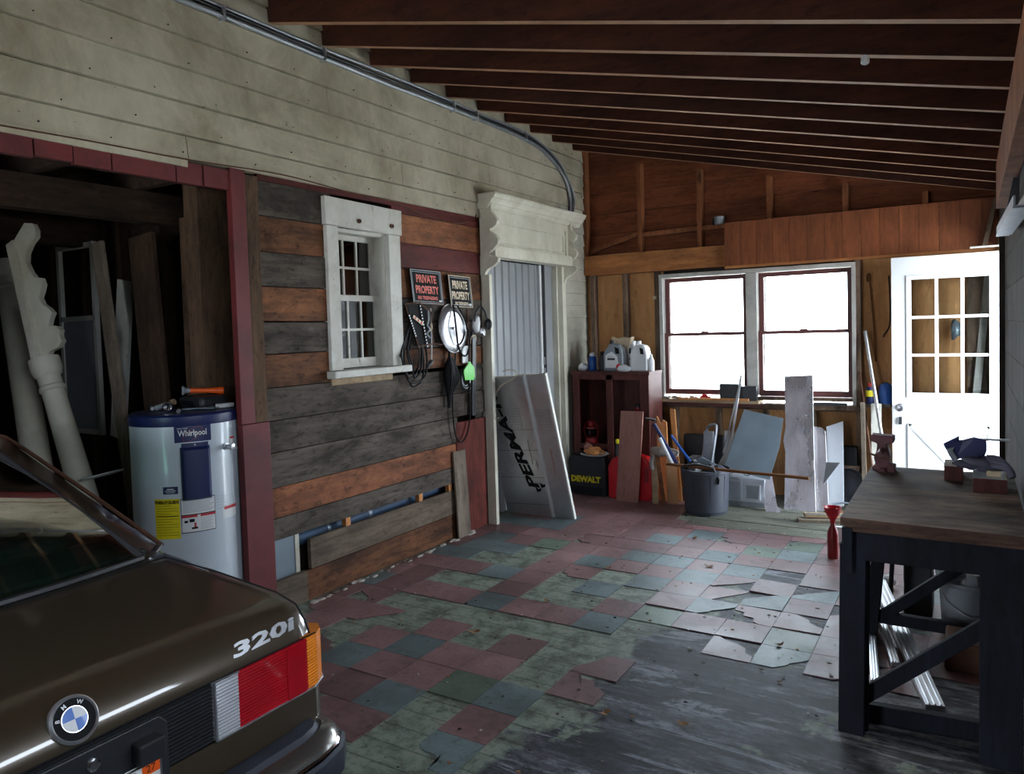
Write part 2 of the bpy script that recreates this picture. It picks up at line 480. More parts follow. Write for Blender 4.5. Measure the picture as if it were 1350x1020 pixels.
MT['vise'] = plain('maroon_cast_iron', srgb(98, 56, 60)[:3], 0.55, 0.2, var=0.3, bmp=0.3)
MT['rope'] = plain('brown_rope', srgb(120, 78, 42)[:3], 0.9)
MT['wire'] = plain('black_cable', (0.008, 0.008, 0.009), 0.6, spec=0.2)
MT['cond'] = plain('grey_cable_sheath', srgb(150, 156, 160)[:3], 0.4, 0.5, var=0.15)
MT['leaf'] = plain('dry_leaf', srgb(150, 112, 80)[:3], 0.9, var=0.3)
MT['bluepipe'] = plain('faded_blue_pipe', srgb(52, 76, 104)[:3], 0.6, var=0.25)
MT['bluepl'] = plain('blue_plastic', srgb(30, 84, 160)[:3], 0.4, var=0.1)
MT['bluebag'] = plain('dark_blue_sheet', srgb(34, 42, 96)[:3], 0.4, var=0.3)
MT['glove'] = plain('grey_glove_leather', srgb(92, 92, 108)[:3], 0.8, var=0.3, bmp=0.3)
MT['purple'] = plain('purple_print', srgb(84, 84, 160)[:3], 0.4, var=0.05)
MT['barerust'] = plain('rusty_metal', srgb(104, 72, 56)[:3], 0.7, 0.5, var=0.3)
MT['gunk'] = plain('plaster_dust', srgb(196, 188, 176)[:3], 0.9, var=0.2)

INV = {}


class MB:
    def __init__(s):
        s.bm = bmesh.new()
        s.slots = []

    def mi(s, m):
        m = MT[m] if isinstance(m, str) else m
        if m not in s.slots:
            s.slots.append(m)
        return s.slots.index(m)

    def face(s, vs_, m):
        try:
            f = s.bm.faces.new(vs_)
            f.material_index = m
            return f
        except ValueError:
            return None

    def hexa(s, P, m):
        """P: 8 points, bottom 4 then top 4"""
        i = s.mi(m)
        v = [s.bm.verts.new(p) for p in P]
        for q in ((3, 2, 1, 0), (4, 5, 6, 7), (0, 1, 5, 4), (1, 2, 6, 5), (2, 3, 7, 6), (3, 0, 4, 7)):
            s.face([v[k] for k in q], i)
        return s

    def box(s, a, b, m, rot=None, piv=None):
        x0, y0, z0 = [min(p, q) for p, q in zip(a, b)]
        x1, y1, z1 = [max(p, q) for p, q in zip(a, b)]
        P = [Vector(p) for p in ((x0, y0, z0), (x1, y0, z0), (x1, y1, z0), (x0, y1, z0), (x0, y0, z1), (x1, y0, z1), (x1, y1, z1), (x0, y1, z1))]
        if rot is not None:
            c = Vector(piv) if piv is not None else (P[0] + P[6]) / 2
            E_ = Euler(rot).to_matrix()
            P = [c + E_ @ (p - c) for p in P]
        return s.hexa(P, m)

    def bar(s, p0, p1, w, h, m, up=(0, 0, 1)):
        """square bar between two points; w sideways, h along up"""
        p0, p1 = Vector(p0), Vector(p1)
        d = (p1 - p0).normalized()
        up = Vector(up)
        sd = d.cross(up)
        if sd.length < 1e-4:
            sd = d.cross(Vector((0, 1, 0)))
        sd.normalize()
        u = sd.cross(d).normalized()
        q = [(-w / 2, -h / 2), (w / 2, -h / 2), (w / 2, h / 2), (-w / 2, h / 2)]
        P = [p0 + sd * a + u * b_ for a, b_ in q] + [p1 + sd * a + u * b_ for a, b_ in q]
        return s.hexa(P, m)

    def prism(s, O, u, v, n, pts, th, m, m_side=None):
        """2-D outline pts in frame (O,u,v), extruded th along n"""
        O, u, v, n = Vector(O), Vector(u), Vector(v), Vector(n)
        i = s.mi(m)
        j = s.mi(m_side) if m_side else i
        A = [s.bm.verts.new(O + u * a + v * b_) for a, b_ in pts]
        B = [s.bm.verts.new(O + u * a + v * b_ + n * th) for a, b_ in pts]
        s.face(A[::-1], i)
        s.face(B, i)
        k = len(pts)
        for q in range(k):
            s.face([A[q], A[(q + 1) % k], B[(q + 1) % k], B[q]], j)
        return s

    def ring(s, c, ax, r, seg, ref=None):
        ax = Vector(ax).normalized()
        ref = Vector(ref) if ref is not None else (Vector((0, 0, 1)) if abs(ax.z) < 0.9 else Vector((1, 0, 0)))
        a = ax.cross(ref).normalized()
        b_ = ax.cross(a).normalized()
        return [s.bm.verts.new(Vector(c) + (a * math.cos(2 * PI * k / seg) + b_ * math.sin(2 * PI * k / seg)) * r) for k in range(seg)]

    def lathe(s, c, ax, prof, m, seg=24, caps=True):
        """prof: list of (radius, distance along axis[, material])"""
        ax = Vector(ax).normalized()
        prev = None
        i = s.mi(m)
        for p in prof:
            r, h = p[0], p[1]
            if len(p) > 2:
                i = s.mi(p[2])
            cur = s.ring(Vector(c) + ax * h, ax, max(r, 1e-4), seg)
            if prev:
                for k in range(seg):
                    s.face([prev[k], prev[(k + 1) % seg], cur[(k + 1) % seg], cur[k]], i)
            elif caps:
                s.face(cur, i)
            prev = cur
        if caps:
            s.face(prev[::-1], i)
        return s

    def cyl(s, p0, p1, r, m, seg=16, r1=None):
        p0, p1 = Vector(p0), Vector(p1)
        return s.lathe(p0, p1 - p0, [(r, 0), (r if r1 is None else r1, (p1 - p0).length)], m, seg)

    def tube(s, pts, r, m, seg=8, smooth=0, closed=False):
        pts = [Vector(p) for p in pts]
        if smooth:
            out = []
            n = len(pts)
            rngk = n if closed else n - 1
            for k in range(rngk):
                p0 = pts[(k - 1) % n] if closed or k > 0 else pts[0]
                p1, p2 = pts[k], pts[(k + 1) % n]
                p3 = pts[(k + 2) % n] if closed or k + 2 < n else pts[-1]
                for q in range(smooth):
                    t = q / smooth
                    out.append(0.5 * ((2 * p1) + (p2 - p0) * t + (2 * p0 - 5 * p1 + 4 * p2 - p3) * t * t + (-p0 + 3 * p1 - 3 * p2 + p3) * t ** 3))
            if not closed:
                out.append(pts[-1])
            pts = out
        i = s.mi(m)
        n = len(pts)
        rings = []
        ref = None
        for k in range(n):
            a = pts[(k - 1) % n] if closed or k > 0 else pts[k]
            b_ = pts[(k + 1) % n] if closed or k < n - 1 else pts[k]
            d = (b_ - a).normalized() if (b_ - a).length > 1e-7 else Vector((0, 0, 1))
            if ref is None:
                ref = d.orthogonal().normalized()
            ref = (ref - d * ref.dot(d))
            if ref.length < 1e-5:
                ref = d.orthogonal()
            ref.normalize()
            bi = d.cross(ref)
            rr = r[k] if isinstance(r, (list, tuple)) and len(r) == n else (r if not isinstance(r, (list, tuple)) else r[0])
            rings.append([s.bm.verts.new(pts[k] + (ref * math.cos(2 * PI * q / seg) + bi * math.sin(2 * PI * q / seg)) * rr) for q in range(seg)])
        for k in range(n if closed else n - 1):
            A, B = rings[k], rings[(k + 1) % n]
            for q in range(seg):
                s.face([A[q], A[(q + 1) % seg], B[(q + 1) % seg], B[q]], i)
        if not closed:
            s.face(rings[0][::-1], i)
            s.face(rings[-1], i)
        return s

    def grid(s, fn, nu, nv, m, closed_u=False):
        i = s.mi(m)
        G = [[s.bm.verts.new(fn(a / (nu if closed_u else nu - 1), b_ / (nv - 1))) for a in range(nu)] for b_ in range(nv)]
        for b_ in range(nv - 1):
            for a in range(nu if closed_u else nu - 1):
                a2 = (a + 1) % nu
                s.face([G[b_][a], G[b_][a2], G[b_ + 1][a2], G[b_ + 1][a]], i)
        return G

    def ball(s, c, r, m, seg=14, sc=(1, 1, 1), lump=0.0, seed=0):
        def fn(u, v):
            th, ph = u * 2 * PI, -PI / 2 + v * PI
            p = Vector((math.cos(th) * math.cos(ph) * sc[0], math.sin(th) * math.cos(ph) * sc[1], math.sin(ph) * sc[2])) * r
            if lump:
                p *= 1 + lump * mnoise.noise(p / r * 1.7 + Vector((seed, 0, 0)))
            return Vector(c) + p
        s.grid(fn, seg, seg // 2 + 1, m, True)
        return s

    def text(s, txt, O, u, v, h, m, th=0.001, width=None, fn=None, slant=0.0, bold=0.0):
        cu = bpy.data.curves.new('t', 'FONT')
        cu.body = txt
        cu.size = 1.0
        cu.offset = bold
        cu.shear = slant
        cu.resolution_u = 2
        ob = bpy.data.objects.new('t', cu)
        C.objects.link(ob)
        bpy.context.view_layer.update()
        me = bpy.data.meshes.new_from_object(ob)
        bpy.data.objects.remove(ob, do_unlink=True)
        xs = [p.co.x for p in me.vertices]
        ys = [p.co.y for p in me.vertices]
        if not xs:
            return s
        x0, x1, y0, y1 = min(xs), max(xs), min(ys), max(ys)
        k = h / (y1 - y0)
        kx = (width / (x1 - x0)) if width else k
        i = s.mi(m)
        O, u, v = Vector(O), Vector(u).normalized(), Vector(v).normalized()
        n = u.cross(v)
        if fn is None:
            fn = lambda a, b_: O + u * a + v * b_ + n * th
        V = [s.bm.verts.new(fn((p.co.x - x0) * kx, (p.co.y - y0) * k)) for p in me.vertices]
        for p in me.polygons:
            s.face([V[q] for q in p.vertices], i)
        bpy.data.meshes.remove(me)
        return s

    def build(s, name, parent=None, origin=None, bevel=0.0, smooth=None, seg=2, recalc=True, rough=0.0, seed=0):
        bm = s.bm
        if rough:
            for v in bm.verts:
                v.co += Vector((mnoise.noise(v.co * 9 + Vector((seed, 0, 0))), mnoise.noise(v.co * 9 + Vector((0, seed + 9, 0))), mnoise.noise(v.co * 9 + Vector((0, 5, seed))))) * rough
        if parent is not None:
            mi_ = INV[parent.name]
        else:
            mi_ = Matrix.Translation(-Vector(origin)) if origin is not None else Matrix.Identity(4)
        bm.transform(mi_)
        if recalc:
            bmesh.ops.recalc_face_normals(bm, faces=bm.faces)
        me = bpy.data.meshes.new(name)
        bm.to_mesh(me)
        bm.free()
        for m in s.slots:
            me.materials.append(m)
        o = bpy.data.objects.new(name, me)
        C.objects.link(o)
        if parent is not None:
            o.parent = parent
            INV[o.name] = mi_
        else:
            if origin is not None:
                o.location = Vector(origin)
            INV[o.name] = mi_
        if smooth is not None:
            me.shade_smooth()
            me.set_sharp_from_angle(angle=R(smooth))
        if bevel:
            md = o.modifiers.new('bevel', 'BEVEL')
            md.width = bevel
            md.segments = seg
            md.limit_method = 'ANGLE'
            md.angle_limit = R(40)
        return o


def tag(o, label, cat, group=None, kind=None):
    o['label'] = label
    o['category'] = cat
    if group:
        o['group'] = group
    if kind:
        o['kind'] = kind
    return o


def thing(name, label, cat, loc, group=None):
    o = bpy.data.objects.new(name, None)
    C.objects.link(o)
    o.empty_display_size = 0.05
    o.location = loc
    INV[o.name] = Matrix.Translation(-Vector(loc))
    return tag(o, label, cat, group)


def struct(o):
    o['kind'] = 'structure'
    return o


def copy_thing(o, loc, label=None):
    r = o.copy()
    C.objects.link(r)
    r.location = loc
    if label:
        r['label'] = label
    for ch in [c for c in C.objects if c.parent == o]:
        c = ch.copy()
        C.objects.link(c)
        c.parent = r
    return r

# ================================================================== SHELL
WX = -3.29      # inner face of the old house wall
BY = 6.75       # room face of the back wall studs
RX = 0.19       # right wall face


def roofz(x):
    return 3.28 - 0.235 * (x + 3.29)


# ---- floor
mb = MB()
mb.box((-7.0, -2.0, -0.12), (0.36, 6.95, 0.0), 'floor')
flr = struct(mb.build('floor'))
# landing boards in front of the window
mb = MB()
yy = 5.56
k = 0
while yy < 6.8:
    mb.box((-1.9 + (0.12 if k % 2 else 0), yy, 0.0), (0.17, yy + 0.222, 0.006 + 0.002 * (k % 2)), 'landing')
    yy += 0.227
    k += 1
lb = struct(mb.build('floor_board_patch', flr))
# vinyl tiles, 9 inch grid, lifted and broken in places
T = 0.2286
mbt = MB()
trng = random.Random(11)
T_GREEN = {(-5, 3), (-5, 6), (-4, -5), (-4, 1), (-4, 4), (-3, -4), (-3, -1), (-2, -6), (-2, 3), (-1, -5), (-1, 1), (-1, 4), (0, -7), (0, -5), (0, -1), (0, 2), (0, 4), (0, 7), (1, 0), (1, 3), (1, 5), (2, 1), (2, 4), (2, 6), (3, 2), (3, 6), (3, 7), (4, 0), (4, 3)}
T_MISS = {(-5, -4), (-5, -2), (-5, 0), (-5, 2), (-4, -3), (-4, -2), (-4, 0), (-4, 2), (-4, 3), (-3, -2), (-2, -3), (-2, -2), (-2, 0), (-2, 1), (-1, -8), (-1, -7), (-1, -2), (-1, 0), (-1, 2), (0, -4), (0, -3), (0, -2), (0, 1), (1, -5), (3, 4)}


def tile_poly(x0, y0, broken):
    g = 0.0012
    a, b_, c, d = max(x0 + g, WX + .003), y0 + g, x0 + T - g, y0 + T - g
    pts = [(a, b_), (c, b_), (c, d), (a, d)]
    if broken:
        cut = trng.choice([0, 1, 2, 3])
        out = []
        for q in range(4):
            if q == cut:
                p0, p, p1 = pts[q - 1], pts[q], pts[(q + 1) % 4]
                f1, f2 = trng.uniform(.25, .95), trng.uniform(.25, .95)
                A = (p[0] + (p0[0] - p[0]) * f1, p[1] + (p0[1] - p[1]) * f1)
                B = (p[0] + (p1[0] - p[0]) * f2, p[1] + (p1[1] - p[1]) * f2)
                out.append(A)
                for t in (.2, .4, .6, .8):
                    j = trng.uniform(-.025, .025)
                    out.append((A[0] + (B[0] - A[0]) * t + j, A[1] + (B[1] - A[1]) * t + j * .7))
                out.append(B)
            else:
                out.append(pts[q])
        pts = out
    return pts


for iy in range(-8, 15):
    for ix in range(-30, 9):
        x0 = -1.775 + ix * T
        y0 = 3.607 + iy * T
        xc, yc = x0 + T / 2, y0 + T / 2
        if x0 < WX - 0.1 or x0 + T > 0.16 or y0 + T > 6.72:
            continue
        if y0 >= 5.5 and x0 > -2.1:
            continue
        if yc < 1.9:
            continue
        key = (ix, iy)
        if iy < 0 and ix > (0 if iy > -3 else (1 if iy > -6 else 0)):
            if not (iy == -1 and ix in (3, 4, 5, 6)) :
                continue
        rnd = trng.random()
        if key in T_MISS:
            continue
        if yc < 3.4 and rnd < .06:
            continue
        if key in T_GREEN:
            mt = 't_green' if rnd < .85 else 't_lgreen'
        elif yc < 2.3 or xc < -2.9:
            mt = 't_red' if rnd < .7 else 't_green'
        else:
            mt = 't_red' if rnd < .94 else 't_green'
        near = y0 < 3.3
        broken = trng.random() < (0.35 if near else 0.08)
        if xc > -1.25 and 3.3 < y0 < 4.3:
            broken = trng.random() < 0.55
        if iy == -1 and ix > 2:
            broken = True
        th = 0.0032 + trng.random() * 0.0018
        O = Vector((0, 0, 0.0))
        # a few edges curl up
        pts = tile_poly(x0, y0, broken)
        i = mbt.mi(mt)
        curl = trng.random() < (0.3 if (xc > -1.3 and y0 < 4.3) else 0.07)
        cd = trng.choice([(1, 0), (0, -1), (0, -1), (-1, 0)])
        zt = []
        V = []
        for q in range(len(pts)):
            px, py = pts[q]
            e = max(0, ((px - xc) * cd[0] + (py - yc) * cd[1]) / (T / 2))
            z = th + (trng.uniform(.003, .007) * e * e if curl else 0)
            V.append((px, py, z))
        A = [mbt.bm.verts.new(p_) for p_ in V]
        B = [mbt.bm.verts.new((p_[0], p_[1], 0.0005)) for p_ in V]
        cen = mbt.bm.verts.new((xc, yc, th))
        kk = len(V)
        for q in range(kk):
            mbt.face([A[q], A[(q + 1) % kk], cen], i)
            mbt.face([B[(q + 1) % kk], B[q], A[q], A[(q + 1) % kk]][::-1], i)
tl = struct(mbt.build('vinyl_tiles', flr))

# ---- outside ground
mb = MB()
mb.box((-30, 7.2, -0.35), (30, 60, -0.3), 'ground')
mb.box((0.5, -30, -0.35), (40, 7.2, -0.3), 'ground')
mb.box((-30, -30, -0.35), (0.5, -2.3, -0.3), 'ground')
struct(mb.build('ground_outside'))

# ---- roof: rafters and deck
mb = MB()
for k in range(-8, 11):
    y = 2.87 + 0.409 * k
    if y > 6.8 or y < -1.9:
        continue
    x0, x1 = WX - 0.05, 0.30
    w, h = 0.038, 0.185
    P = []
    for (x, z) in ((x0, roofz(x0)), (x1, roofz(x1))):
        P += [(x, y, z), (x, y + w, z), (x, y + w, z + h), (x, y, z + h)]
    P = [P[0], P[4], P[5], P[1], P[3], P[7], P[6], P[2]]
    j = rng.uniform(-.006, .006)
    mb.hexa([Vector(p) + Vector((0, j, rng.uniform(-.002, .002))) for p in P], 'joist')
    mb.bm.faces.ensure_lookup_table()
    mb.bm.faces[-6].material_index = mb.mi('joist_lit')  # bottom face gets the wood with the light painted in
# doubled last rafters beside the gable
raft = struct(mb.build('ceiling_rafters'))
mb = MB()
yy = -2.05
while yy < 7.1:
    a, b_ = yy, yy + 0.19
    P = [(-3.6, a, roofz(-3.6) + .187), (0.5, a, roofz(0.5) + .187), (0.5, b_, roofz(0.5) + .187), (-3.6, b_, roofz(-3.6) + .187)]
    mb.hexa([Vector(p) for p in P] + [Vector(p) + Vector((0, 0, .025)) for p in P], 'deck')
    yy += 0.1925
struct(mb.build('ceiling'))

# ---- left wall: painted siding above the openings
mb = MB()
crs = [2.44, 2.555, 2.716, 2.882, 3.04, 3.2, 3.36, 3.5]
joints = {0: [-2.1, 2.33, 6.9], 1: [-2.1, 1.0, 3.97, 6.9], 2: [-2.1, 5.05, 6.9], 3: [-2.1, 3.3, 6.9], 4: [-2.1, 4.72, 6.9], 5: [-2.1, 2.95, 6.9], 6: [-2.1, 4.3, 6.9]}
for c in range(7):
    z0, z1 = crs[c], crs[c + 1]
    js = joints[c]
    for q in range(len(js) - 1):
        a, b_ = js[q] + 0.002, js[q + 1] - 0.002
        zb = z0
        if c < 2 and a > 4.95:
            continue
        if c < 2:
            b_ = min(b_, 4.9)
        if c == 2:
            pass
        # lapped: bottom edge stands proud
        gap = .007
        P = [(WX - 0.05, a, zb), (WX + 0.014, a, zb), (WX + 0.014, b_, zb), (WX - 0.05, b_, zb),
             (WX - 0.05, a, z1 - gap), (WX + 0.001, a, z1 - gap), (WX + 0.001, b_, z1 - gap), (WX - 0.05, b_, z1 - gap)]
        mb.hexa(P, 'siding')
for c in range(6):
    yq = -1.8 + .13 * c
    while yq < 6.6:
        if not (c < 2 and yq > 4.85):
            zz = crs[c] + .03 + rng.uniform(-.006, .01)
            mb.cyl((WX + .006, yq, zz), (WX + .0155, yq, zz), .0035, 'blackmat', 7)
        yq += rng.uniform(.3, .5)
# lower strip with a ragged edge left of the first joint
i = mb.mi('siding')
mb.box((WX - 0.05, -2.05, 2.40), (WX + .01, 2.327, 2.442), 'siding')
mb.box((WX - 0.05, 4.9, 2.62), (WX - 0.001, 6.81, 2.72), 'siding')
mb.box((WX - 0.10, -2.05, 2.45), (WX - 0.06, 6.95, 3.55), 'rightw')
mb.box((WX - 0.10, 4.95, 2.16), (WX - 0.06, 6.95, 2.45), 'rightw')
wl = struct(mb.build('wall_left', rough=0.004, seed=3))
# clapboards right of the doorway
mb = MB()
z = 0.0
k = 0
while z < 3.2:
    z1 = z + 0.118
    P = [(WX - 0.03, 6.26, z), (WX + 0.014, 6.26, z), (WX + 0.014, 6.80, z), (WX - 0.03, 6.80, z),
         (WX - 0.03, 6.26, z1 - .001), (WX + 0.000, 6.26, z1 - .001), (WX + 0.000, 6.80, z1 - .001), (WX - 0.03, 6.80, z1 - .001)]
    if z < 2.62:
        mb.hexa(P, 'clap')
    else:
        P2 = [Vector(p) + Vector((0.006, 0, 0)) for p in P]
        for q in (0, 1, 4, 5):
            P2[q].y = 6.72
        mb.hexa(P2, 'clap')
    z = z1
    k += 1
struct(mb.build('clapboards', wl, rough=0.002))

# red boards over the open bay
mb = MB()
ys = [-0.2, 0.25, 0.6, 0.95, 1.3, 1.62, 1.78, 1.95, 2.27, 2.42, 2.58]
for a, b_ in zip(ys[:-1], ys[1:]):
    mb.box((WX - 0.03, a + .003, 2.325 + rng.uniform(-.006, .006)), (WX + rng.uniform(-.006, .002), b_ - .003, 2.425), 'redpaint')
struct(mb.build('trim_1'))
# posts at the right side of the bay
mb = MB()
mb.box((WX - 0.03, 2.575, 1.09), (WX + .012, 2.665, 2.44), 'redpaint')
mb.box((WX - 0.03, 2.575, 0.0), (WX + .016, 2.755, 1.088), 'redpaint')
mb.box((WX - 0.03, 2.668, 1.09), (WX + .006, 2.752, 2.42), 'post_b')
struct(mb.build('trim_2', bevel=.003))

# reclaimed plank wall
mb = MB()
rows = [(2.405, 2.215, 'plank_g'), (2.213, 2.02, 'plank_o'), (2.018, 1.83, 'plank_g'), (1.828, 1.636, 'plank_o'), (1.630, 1.455, 'plank_g'), (1.452, 1.268, 'plank_o')]
for zt, zb, m in rows:
    mb.box((WX - 0.035 + rng.uniform(-.004, .004), 2.757, zb + .001), (WX - rng.uniform(0.0, .008), 3.30, zt - .001), m)
rows = [(2.36, 2.165, 'plank_o2'), (2.163, 1.995, 'plank_r'), (1.993, 1.79, 'plank_o'), (1.787, 1.63, 'plank_g'), (1.627, 1.44, 'plank_g'), (1.437, 1.29, 'plank_o')]
for zt, zb, m in rows:
    mb.box((WX - 0.035 + rng.uniform(-.004, .004), 3.86, zb + .001), (WX - rng.uniform(0.0, .008), 4.90, zt - .001), m)
mb.box((WX - .035, 2.757, 2.407), (WX - .004, 4.90, 2.442), 'plank_r')
mb.box((WX - .035, 3.86, 2.362), (WX - .006, 4.90, 2.406), 'plank_r')
low = [(1.266, 1.085, 'plank_g', 2.757, 4.9), (1.083, .908, 'plank_g', 2.757, 4.9), (.905, .711, 'plank_g', 2.757, 4.52), (.709, .539, 'plank_o2', 2.757, 4.52), (.536, .415, 'plank_g', 2.757, 4.46),
       (.365, .185, 'plank_g2', 3.03, 4.46), (.183, .005, 'plank_o', 3.0, 4.46), (.185, .005, 'plank_g2', 2.757, 3.0)]
for zt, zb, m, a, b_ in low:
    mb.box((WX - 0.035 + rng.uniform(-.004, .004), a, zb + .001), (WX - rng.uniform(0.0, .007), b_, zt - .001), m)
# red board beside the doorway
mb.box((WX - .03, 4.50, 0.005), (WX + .004, 4.715, .865), 'redwood')
mb.box((WX - .03, 4.717, 0.005), (WX + .002, 4.905, .865), 'redwood')
mb.box((WX - .06, 3.66, 0.005), (WX - .036, 3.70, 2.4), 'stud') if False else None
struct(mb.build('plank_boarding', wl, bevel=.002, rough=.003, seed=8))
# sill plate with crumbled plaster along the foot
mb = MB()
for k in range(60):
    y = rng.uniform(3.0, 4.7)
    s_ = rng.uniform(.006, .02)
    mb.ball((WX + rng.uniform(.005, .05), y, s_ * .3), s_, 'gunk' if rng.random() < .6 else 'plank_g2', 7, (1, 1.8, .5), .5, k)
tag(mb.build('plaster_crumbs', rough=.003), 'crumbled plaster and splinters along the foot of the plank wall', 'debris', kind='stuff')

# ---- back (far) wall: gable studs, sheathing, header, plywood, window
mb = MB()
z = 2.27
while z < 3.35:
    mb.box((-3.32, 6.845, z + .001), (0.3, 6.865, z + .196), 'sheath')
    z += .198
mb.box((-3.32, 6.84, 0.0), (-2.50, 6.862, 2.27), 'ply')
mb.box((-2.51, 6.84, 0.0), (-0.80, 6.862, 0.80), 'ply')
mb.box((-0.81, 6.84, 0.0), (0.3, 6.862, 2.27), 'ply')
for x, z0, z1, m in ((-3.27, 2.25, 3.3, 'stud'), (-2.69, 2.25, 3.1, 'stud'), (-2.11, 2.25, 2.97, 'stud'), (-1.49, 2.44, 2.82, 'stud'), (-.88, 2.44, 2.68, 'stud'), (-.30, 2.43, 2.545, 'stud'),
                     (-3.205, 0, 2.07, 'studg'), (-2.86, 0, 2.07, 'studg'), (-2.535, 0, 2.07, 'studg'), (-.792, 0, 2.05, 'studg'), (-2.38, 0, .79, 'studg'), (-1.97, 0, .79, 'studg'), (-1.55, 0, .79, 'studg'), (-1.15, 0, .79, 'studg')):
    mb.box((x - .02, BY - .0, z0), (x + .02, 6.84, z1), m)
mb.box((-3.27, BY - .02, 2.065), (-0.50, 6.84, 2.255), 'header')
mb.box((-2.70, BY + .01, 2.41), (-1.87, 6.84, 2.445), 'stud')
mb.bar((-3.22, 6.78, 2.30), (-2.71, 6.78, 2.44), .04, .035, 'stud')
# vertical pine boards
x = -1.87
tops = lambda x: 2.447 - 0.004 * (x + 1.87)
while x < 0.17:
    x1 = min(x + .139, .18)
    mb.box((x + .0012, BY - .045, 2.04 + .01 * rng.random() if x > -.6 else 2.062), (x1 - .0012, BY - .022, tops(x)), 'vpine')
    x = x1
mb.box((-1.87, BY - .05, 2.04), (.18, BY - .02, 2.062), 'header')
mb.box((-2.52, BY - .01, .78), (-.77, 6.84, .80), 'studg')
wb = struct(mb.build('wall_back', rough=.002, seed=5))
mb = MB()
mb.box((-3.4, 6.87, 0.0), (-2.50, 6.90, 3.5), 'rightw')
mb.box((-.80, 6.87, 0.0), (.45, 6.90, 3.5), 'rightw')
mb.box((-2.50, 6.87, 2.03), (-.80, 6.90, 3.5), 'rightw')
mb.box((-2.50, 6.87, 0.0), (-.80, 6.90, .82), 'rightw')
struct(mb.build('outer_sheathing', wb))

# ---- double window in the back wall
mb = MB()
x0, x1, z0, z1 = -2.50, -.805, .83, 2.028
mb.box((x0, BY - .03, z1 - .035), (x1, 6.9, z1), 'casing')
mb.box((x0, BY - .03, z0), (x0 + .035, 6.9, z1 - .036), 'casing')
mb.box((x1 - .03, BY - .03, z0), (x1, 6.9, z1 - .036), 'casing')
mb.box((-1.695, BY - .03, .905), (-1.600, 6.9, z1 - .036), 'casing')
win = struct(mb.build('window_1', bevel=.003))
for (a, b_) in ((-2.463, -1.697), (-1.598, -.837)):
    mb = MB()
    for (zl, zh, yo) in ((.90, 1.475, 0.0), (1.445, 1.99, 0.035)):
        y = BY + .01 + yo
        t = .033 if yo == 0 else .04
        mb.box((a, y, zl), (a + t, y + .034, zh), 'sashred')
        mb.box((b_ - t, y, zl), (b_, y + .034, zh), 'sashred')
        mb.box((a + t, y, zl), (b_ - t, y + .034, zl + (.05 if yo == 0 else .03)), 'sashred')
        mb.box((a + t, y, zh - (.03 if yo == 0 else .04)), (b_ - t, y + .034, zh), 'sashred')
        mb.box((a + t, y + .034, zl + .03), (a + t + .012, y + .045, zh - .03), 'casing')
    c = (a + b_) / 2
    mb.box((c - .03, BY - .004, 1.475), (c + .03, BY + .02, 1.484), 'sashred')
    mb.tube([(c - .02, BY + .01, 1.487), (c + .01, BY - .004, 1.492), (c + .03, BY - .004, 1.488)], .004, 'steel')
    sh = struct(mb.build('window_sash', win, bevel=.002))
    mb = MB()
    mb.box((a + .03, BY + .026, .94), (b_ - .03, BY + .029, 1.455), 'glass')
    mb.box((a + .03, BY + .061, 1.465), (b_ - .03, BY + .064, 1.96), 'glass')
    struct(mb.build('window_glass', sh))
mb = MB()
mb.box((-2.50, BY - .10, .835), (-1.58, 6.83, .862), 'palew')
mb.box((-1.60, BY - .02, .865), (-.81, 6.83, .895), 'studg')
mb.box((-1.55, BY - .05, .795), (-.78, 6.83, .835), 'studg')
mb.box((-2.50, BY - .04, .80), (-1.55, 6.83, .833), 'sashred')
struct(mb.build('window_ledge', win, bevel=.002, rough=.002))

# ---- right wall with doorway near the far corner and the wide garage opening beside the camera
mb = MB()
z = 0
while z < 2.6:
    z1 = min(z + .19, 2.62)
    mb.box((RX, 2.45, z + .001), (RX + .03, 5.80, z1 - .001), 'rightw')
    if z1 > 2.06:
        mb.box((RX, 5.80, max(z, 2.06)), (RX + .03, 6.87, z1), 'rightw')
        if z > 2.05:
            mb.box((RX, -2.0, z), (RX + .03, 2.45, z1), 'rightw')
    if z < 2.05 and not (1.33 < z < 1.71):
        mb.box((RX, -.75, z + .001), (RX + .03, 2.45, z1 - .001), 'rightw')
    mb.box((RX, 6.62, z + .001), (RX + .03, 6.87, min(z1, 2.06)), 'rightw') if z < 2.05 else None
    mb.box((RX, -2.0, z + .001), (RX + .03, -.75, z1 - .001), 'rightw')
    z = z1
mb.box((RX + .03, 2.45, 0), (RX + .12, 5.80, 2.62), 'rightw')
mb.box((RX + .03, -2.0, 0), (RX + .08, 2.45, 1.44), 'rightw')
mb.box((RX + .03, -2.0, 1.88), (RX + .08, 2.45, 2.62), 'rightw')
mb.box((RX, -2.0, 1.33), (RX + .03, 2.45, 1.44), 'rightw')
mb.box((RX, -2.0, 1.88), (RX + .03, 2.45, 1.91), 'rightw')
mb.box((RX, -2.0, 1.44), (RX + .06, 0.0, 1.88), 'rightw')
for yq in (0.0, .57, 1.14, 1.71, 2.28):
    mb.box((RX, yq, 1.44), (RX + .05, yq + (.05 if yq < 2 else .17), 1.88), 'rightw')
mb.box((RX, 0, 1.44), (RX + .04, 2.3, 1.54), 'rightw')
mb.box((RX, 0, 1.82), (RX + .04, 2.3, 1.88), 'rightw')
mb.box((RX + .03, -2.0, 2.08), (RX + .12, 6.87, 2.75), 'rightw')
mb.box((RX + .03, 6.62, 0), (RX + .12, 6.87, 2.08), 'rightw')
mb.box((RX - .03, 5.74, 0), (RX, 5.80, 2.08), 'rightw')
mb.bar((.165, 6.66, 2.42), (.09, 6.66, 2.06), .03, .05, 'studg', up=(0, 1, 0))
struct(mb.build('wall_right'))
mb = MB()
